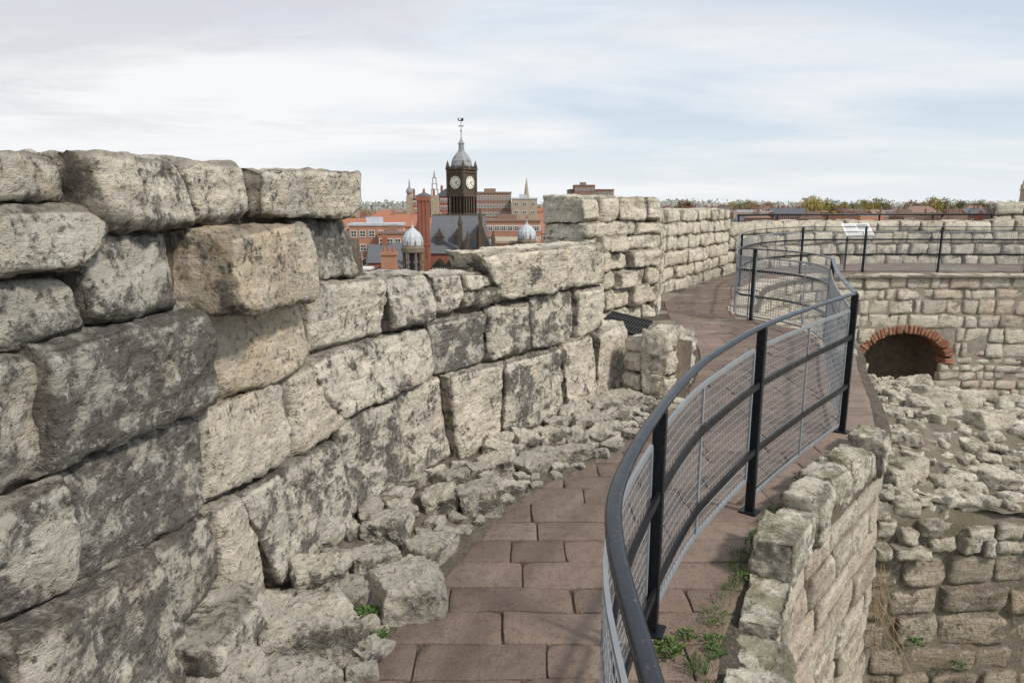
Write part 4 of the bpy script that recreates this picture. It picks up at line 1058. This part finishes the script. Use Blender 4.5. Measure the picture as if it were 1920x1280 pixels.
leafs=[leaf_mat('autumn_yellow_leaf',(.40,.31,.09),(.27,.25,.09)),leaf_mat('olive_leaf',(.19,.21,.09),(.28,.25,.11)),leaf_mat('russet_leaf',(.32,.20,.10),(.22,.17,.10)),leaf_mat('green_leaf',(.13,.165,.08),(.20,.22,.11))]
TM=[]
for i in range(4):
    V,F,LV,LF=tree_meshes(i*7+3,11+i*.8,3.6+.4*(i%3))
    a=bpy.data.meshes.new('trunk');a.from_pydata(V,[],F);a.materials.append(M_bark)
    c=bpy.data.meshes.new('crown');c.from_pydata(LV,[],LF);c.materials.append(leafs[i]);TM.append((a,c))
lab=['yellow autumn tree among the rooftops','olive green tree among the rooftops','russet autumn tree among the rooftops','green tree among the rooftops']
def tree(x,y,k,s):
    o=bpy.data.objects.new('tree',None);o.location=(x,y,GZ+rise(x,y));o.scale=(s,s,s);o.rotation_euler=(0,0,R.uniform(0,6));link(o);tag(o,lab[k],'tree','trees across the town')
    for nm,me in zip(('trunk','crown'),TM[k]): link(bpy.data.objects.new(nm,me),o)
for x,y,k,s in [(-60,230,0,1.5),(-57,236,0,1.4),(-52,240,0,1.3),(-64,235,1,1.3),(-14,205,1,1.1)]: tree(x,y,k,s)
for x,y,k,s in [(160,372,0,1.85),(167,376,0,1.7),(173,380,1,1.6),(198,385,0,1.75),(207,388,1,1.6),(236,390,0,1.8),(246,396,1,1.65),(222,384,2,1.5),(130,380,2,1.45)]: tree(x,y,k,s)
for i in range(34):
    y=R.uniform(480,760);sl=R.uniform(.15,.8) if i%5 else R.uniform(-.3,.1);tree(sl*y,y,R.randrange(4),R.uniform(1.3,1.75))
V=[];F=[]
rr=random.Random(5)
for i in range(26000):
    a=rr.uniform(-.45,.95);y=rr.uniform(850,1150);x=a*y;prof=15+7*vnoise(np.array([[x*.012,y*.01,0.]]),2)[0]+7*vnoise(np.array([[x*.06,y*.03,0.]]),3)[0]
    z=GZ+prof*rr.uniform(.15,1.0);s=rr.uniform(1.2,3.0);n=len(V);u=Vector((rr.gauss(0,1),rr.gauss(0,.4),rr.gauss(0,1))).normalized();w=u.orthogonal().normalized();P=Vector((x,y,z))
    V+=[tuple(P+u*s),tuple(P+w*s*.8),tuple(P-u*s),tuple(P-w*s*.8)];F.append([n,n+1,n+2,n+3])
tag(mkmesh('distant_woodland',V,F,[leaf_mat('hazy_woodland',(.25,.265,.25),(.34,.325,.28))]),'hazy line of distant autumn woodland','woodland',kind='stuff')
# ------------------------------------------------------------ world, sun, camera
w=bpy.data.worlds.new('World');scn.world=w;w.use_nodes=True;nt=w.node_tree;bg=nt.nodes['Background']
g=NT(nt)
sun_el=math.radians(44);sun_az=math.radians(125)
sky=g.n('ShaderNodeTexSky',sky_type='NISHITA');sky.sun_disc=False;sky.sun_elevation=sun_el;sky.sun_rotation=sun_az
co=nt.nodes.new('ShaderNodeTexCoord').outputs['Generated']
sx=g.n('ShaderNodeSeparateXYZ');nt.links.new(co,sx.inputs[0])
zz=g.m('ADD',g.m('MAXIMUM',sx.outputs[2],0.),.09)
cb=g.n('ShaderNodeCombineXYZ')
nt.links.new(g.m('DIVIDE',sx.outputs[0],zz),cb.inputs[0]);nt.links.new(g.m('DIVIDE',sx.outputs[1],zz),cb.inputs[1])
mp=g.n('ShaderNodeMapping');nt.links.new(cb.outputs[0],mp.inputs[0]);mp.inputs['Scale'].default_value=(.55,1.0,1);mp.inputs['Rotation'].default_value=(0,0,math.radians(-28));mp.inputs['Location'].default_value=(1.3,.4,0)
v1=mp.outputs[0]
veil=g.noise(.55,8,.55,v1,.3)
blue=g.mix(.40,sky.outputs[0],(9.2,9.4,9.6))
blue=g.mix(.5,blue,(7.1,8.4,9.7))
leftness=g.ramp(sx.outputs[0],-.55,.55,.14,-.09)
vf=g.ramp(g.m('ADD',veil,leftness),.40,.62,0,.92)
c=g.mix(vf,blue,(9.6,9.6,9.65))
grey=g.noise(.9,10,.62,v1,.5)
fine=g.noise(3.2,9,.65,v1,.6)
hi=g.ramp(sx.outputs[2],.05,.26,-.13,.06)
gsum=g.m('ADD',g.m('ADD',g.m('ADD',g.m('MULTIPLY',grey,.8),g.m('MULTIPLY',fine,.22)),leftness),hi)
gf=g.ramp(gsum,.53,.72,0,.85)
c=g.mix(gf,c,(6.9,6.95,7.5))
haze=g.ramp(sx.outputs[2],.0,.11,.8,0)
c=g.mix(haze,c,(9.0,9.3,9.55))
nt.links.new(c,bg.inputs[0]);bg.inputs[1].default_value=.1
sl=bpy.data.lights.new('sun','SUN');sl.energy=3.0;sl.angle=math.radians(6);sl.color=(1,.92,.80)
so=bpy.data.objects.new('sun',sl);link(so)
dirv=Vector((math.sin(sun_az)*math.cos(sun_el),math.cos(sun_az)*math.cos(sun_el),math.sin(sun_el)))
so.rotation_euler=dirv.to_track_quat('Z','Y').to_euler()
cam=bpy.data.cameras.new('camera');cam.lens=24;cam.sensor_width=36;cam.clip_end=9000;cam.clip_start=.05
cmo=bpy.data.objects.new('camera',cam);cmo.location=(0,0,1.75);cmo.rotation_euler=(math.radians(90)-math.atan(255/1280),0,0);link(cmo);scn.camera=cmo
scn.view_settings.view_transform='Standard';scn.view_settings.look='None';scn.view_settings.exposure=0
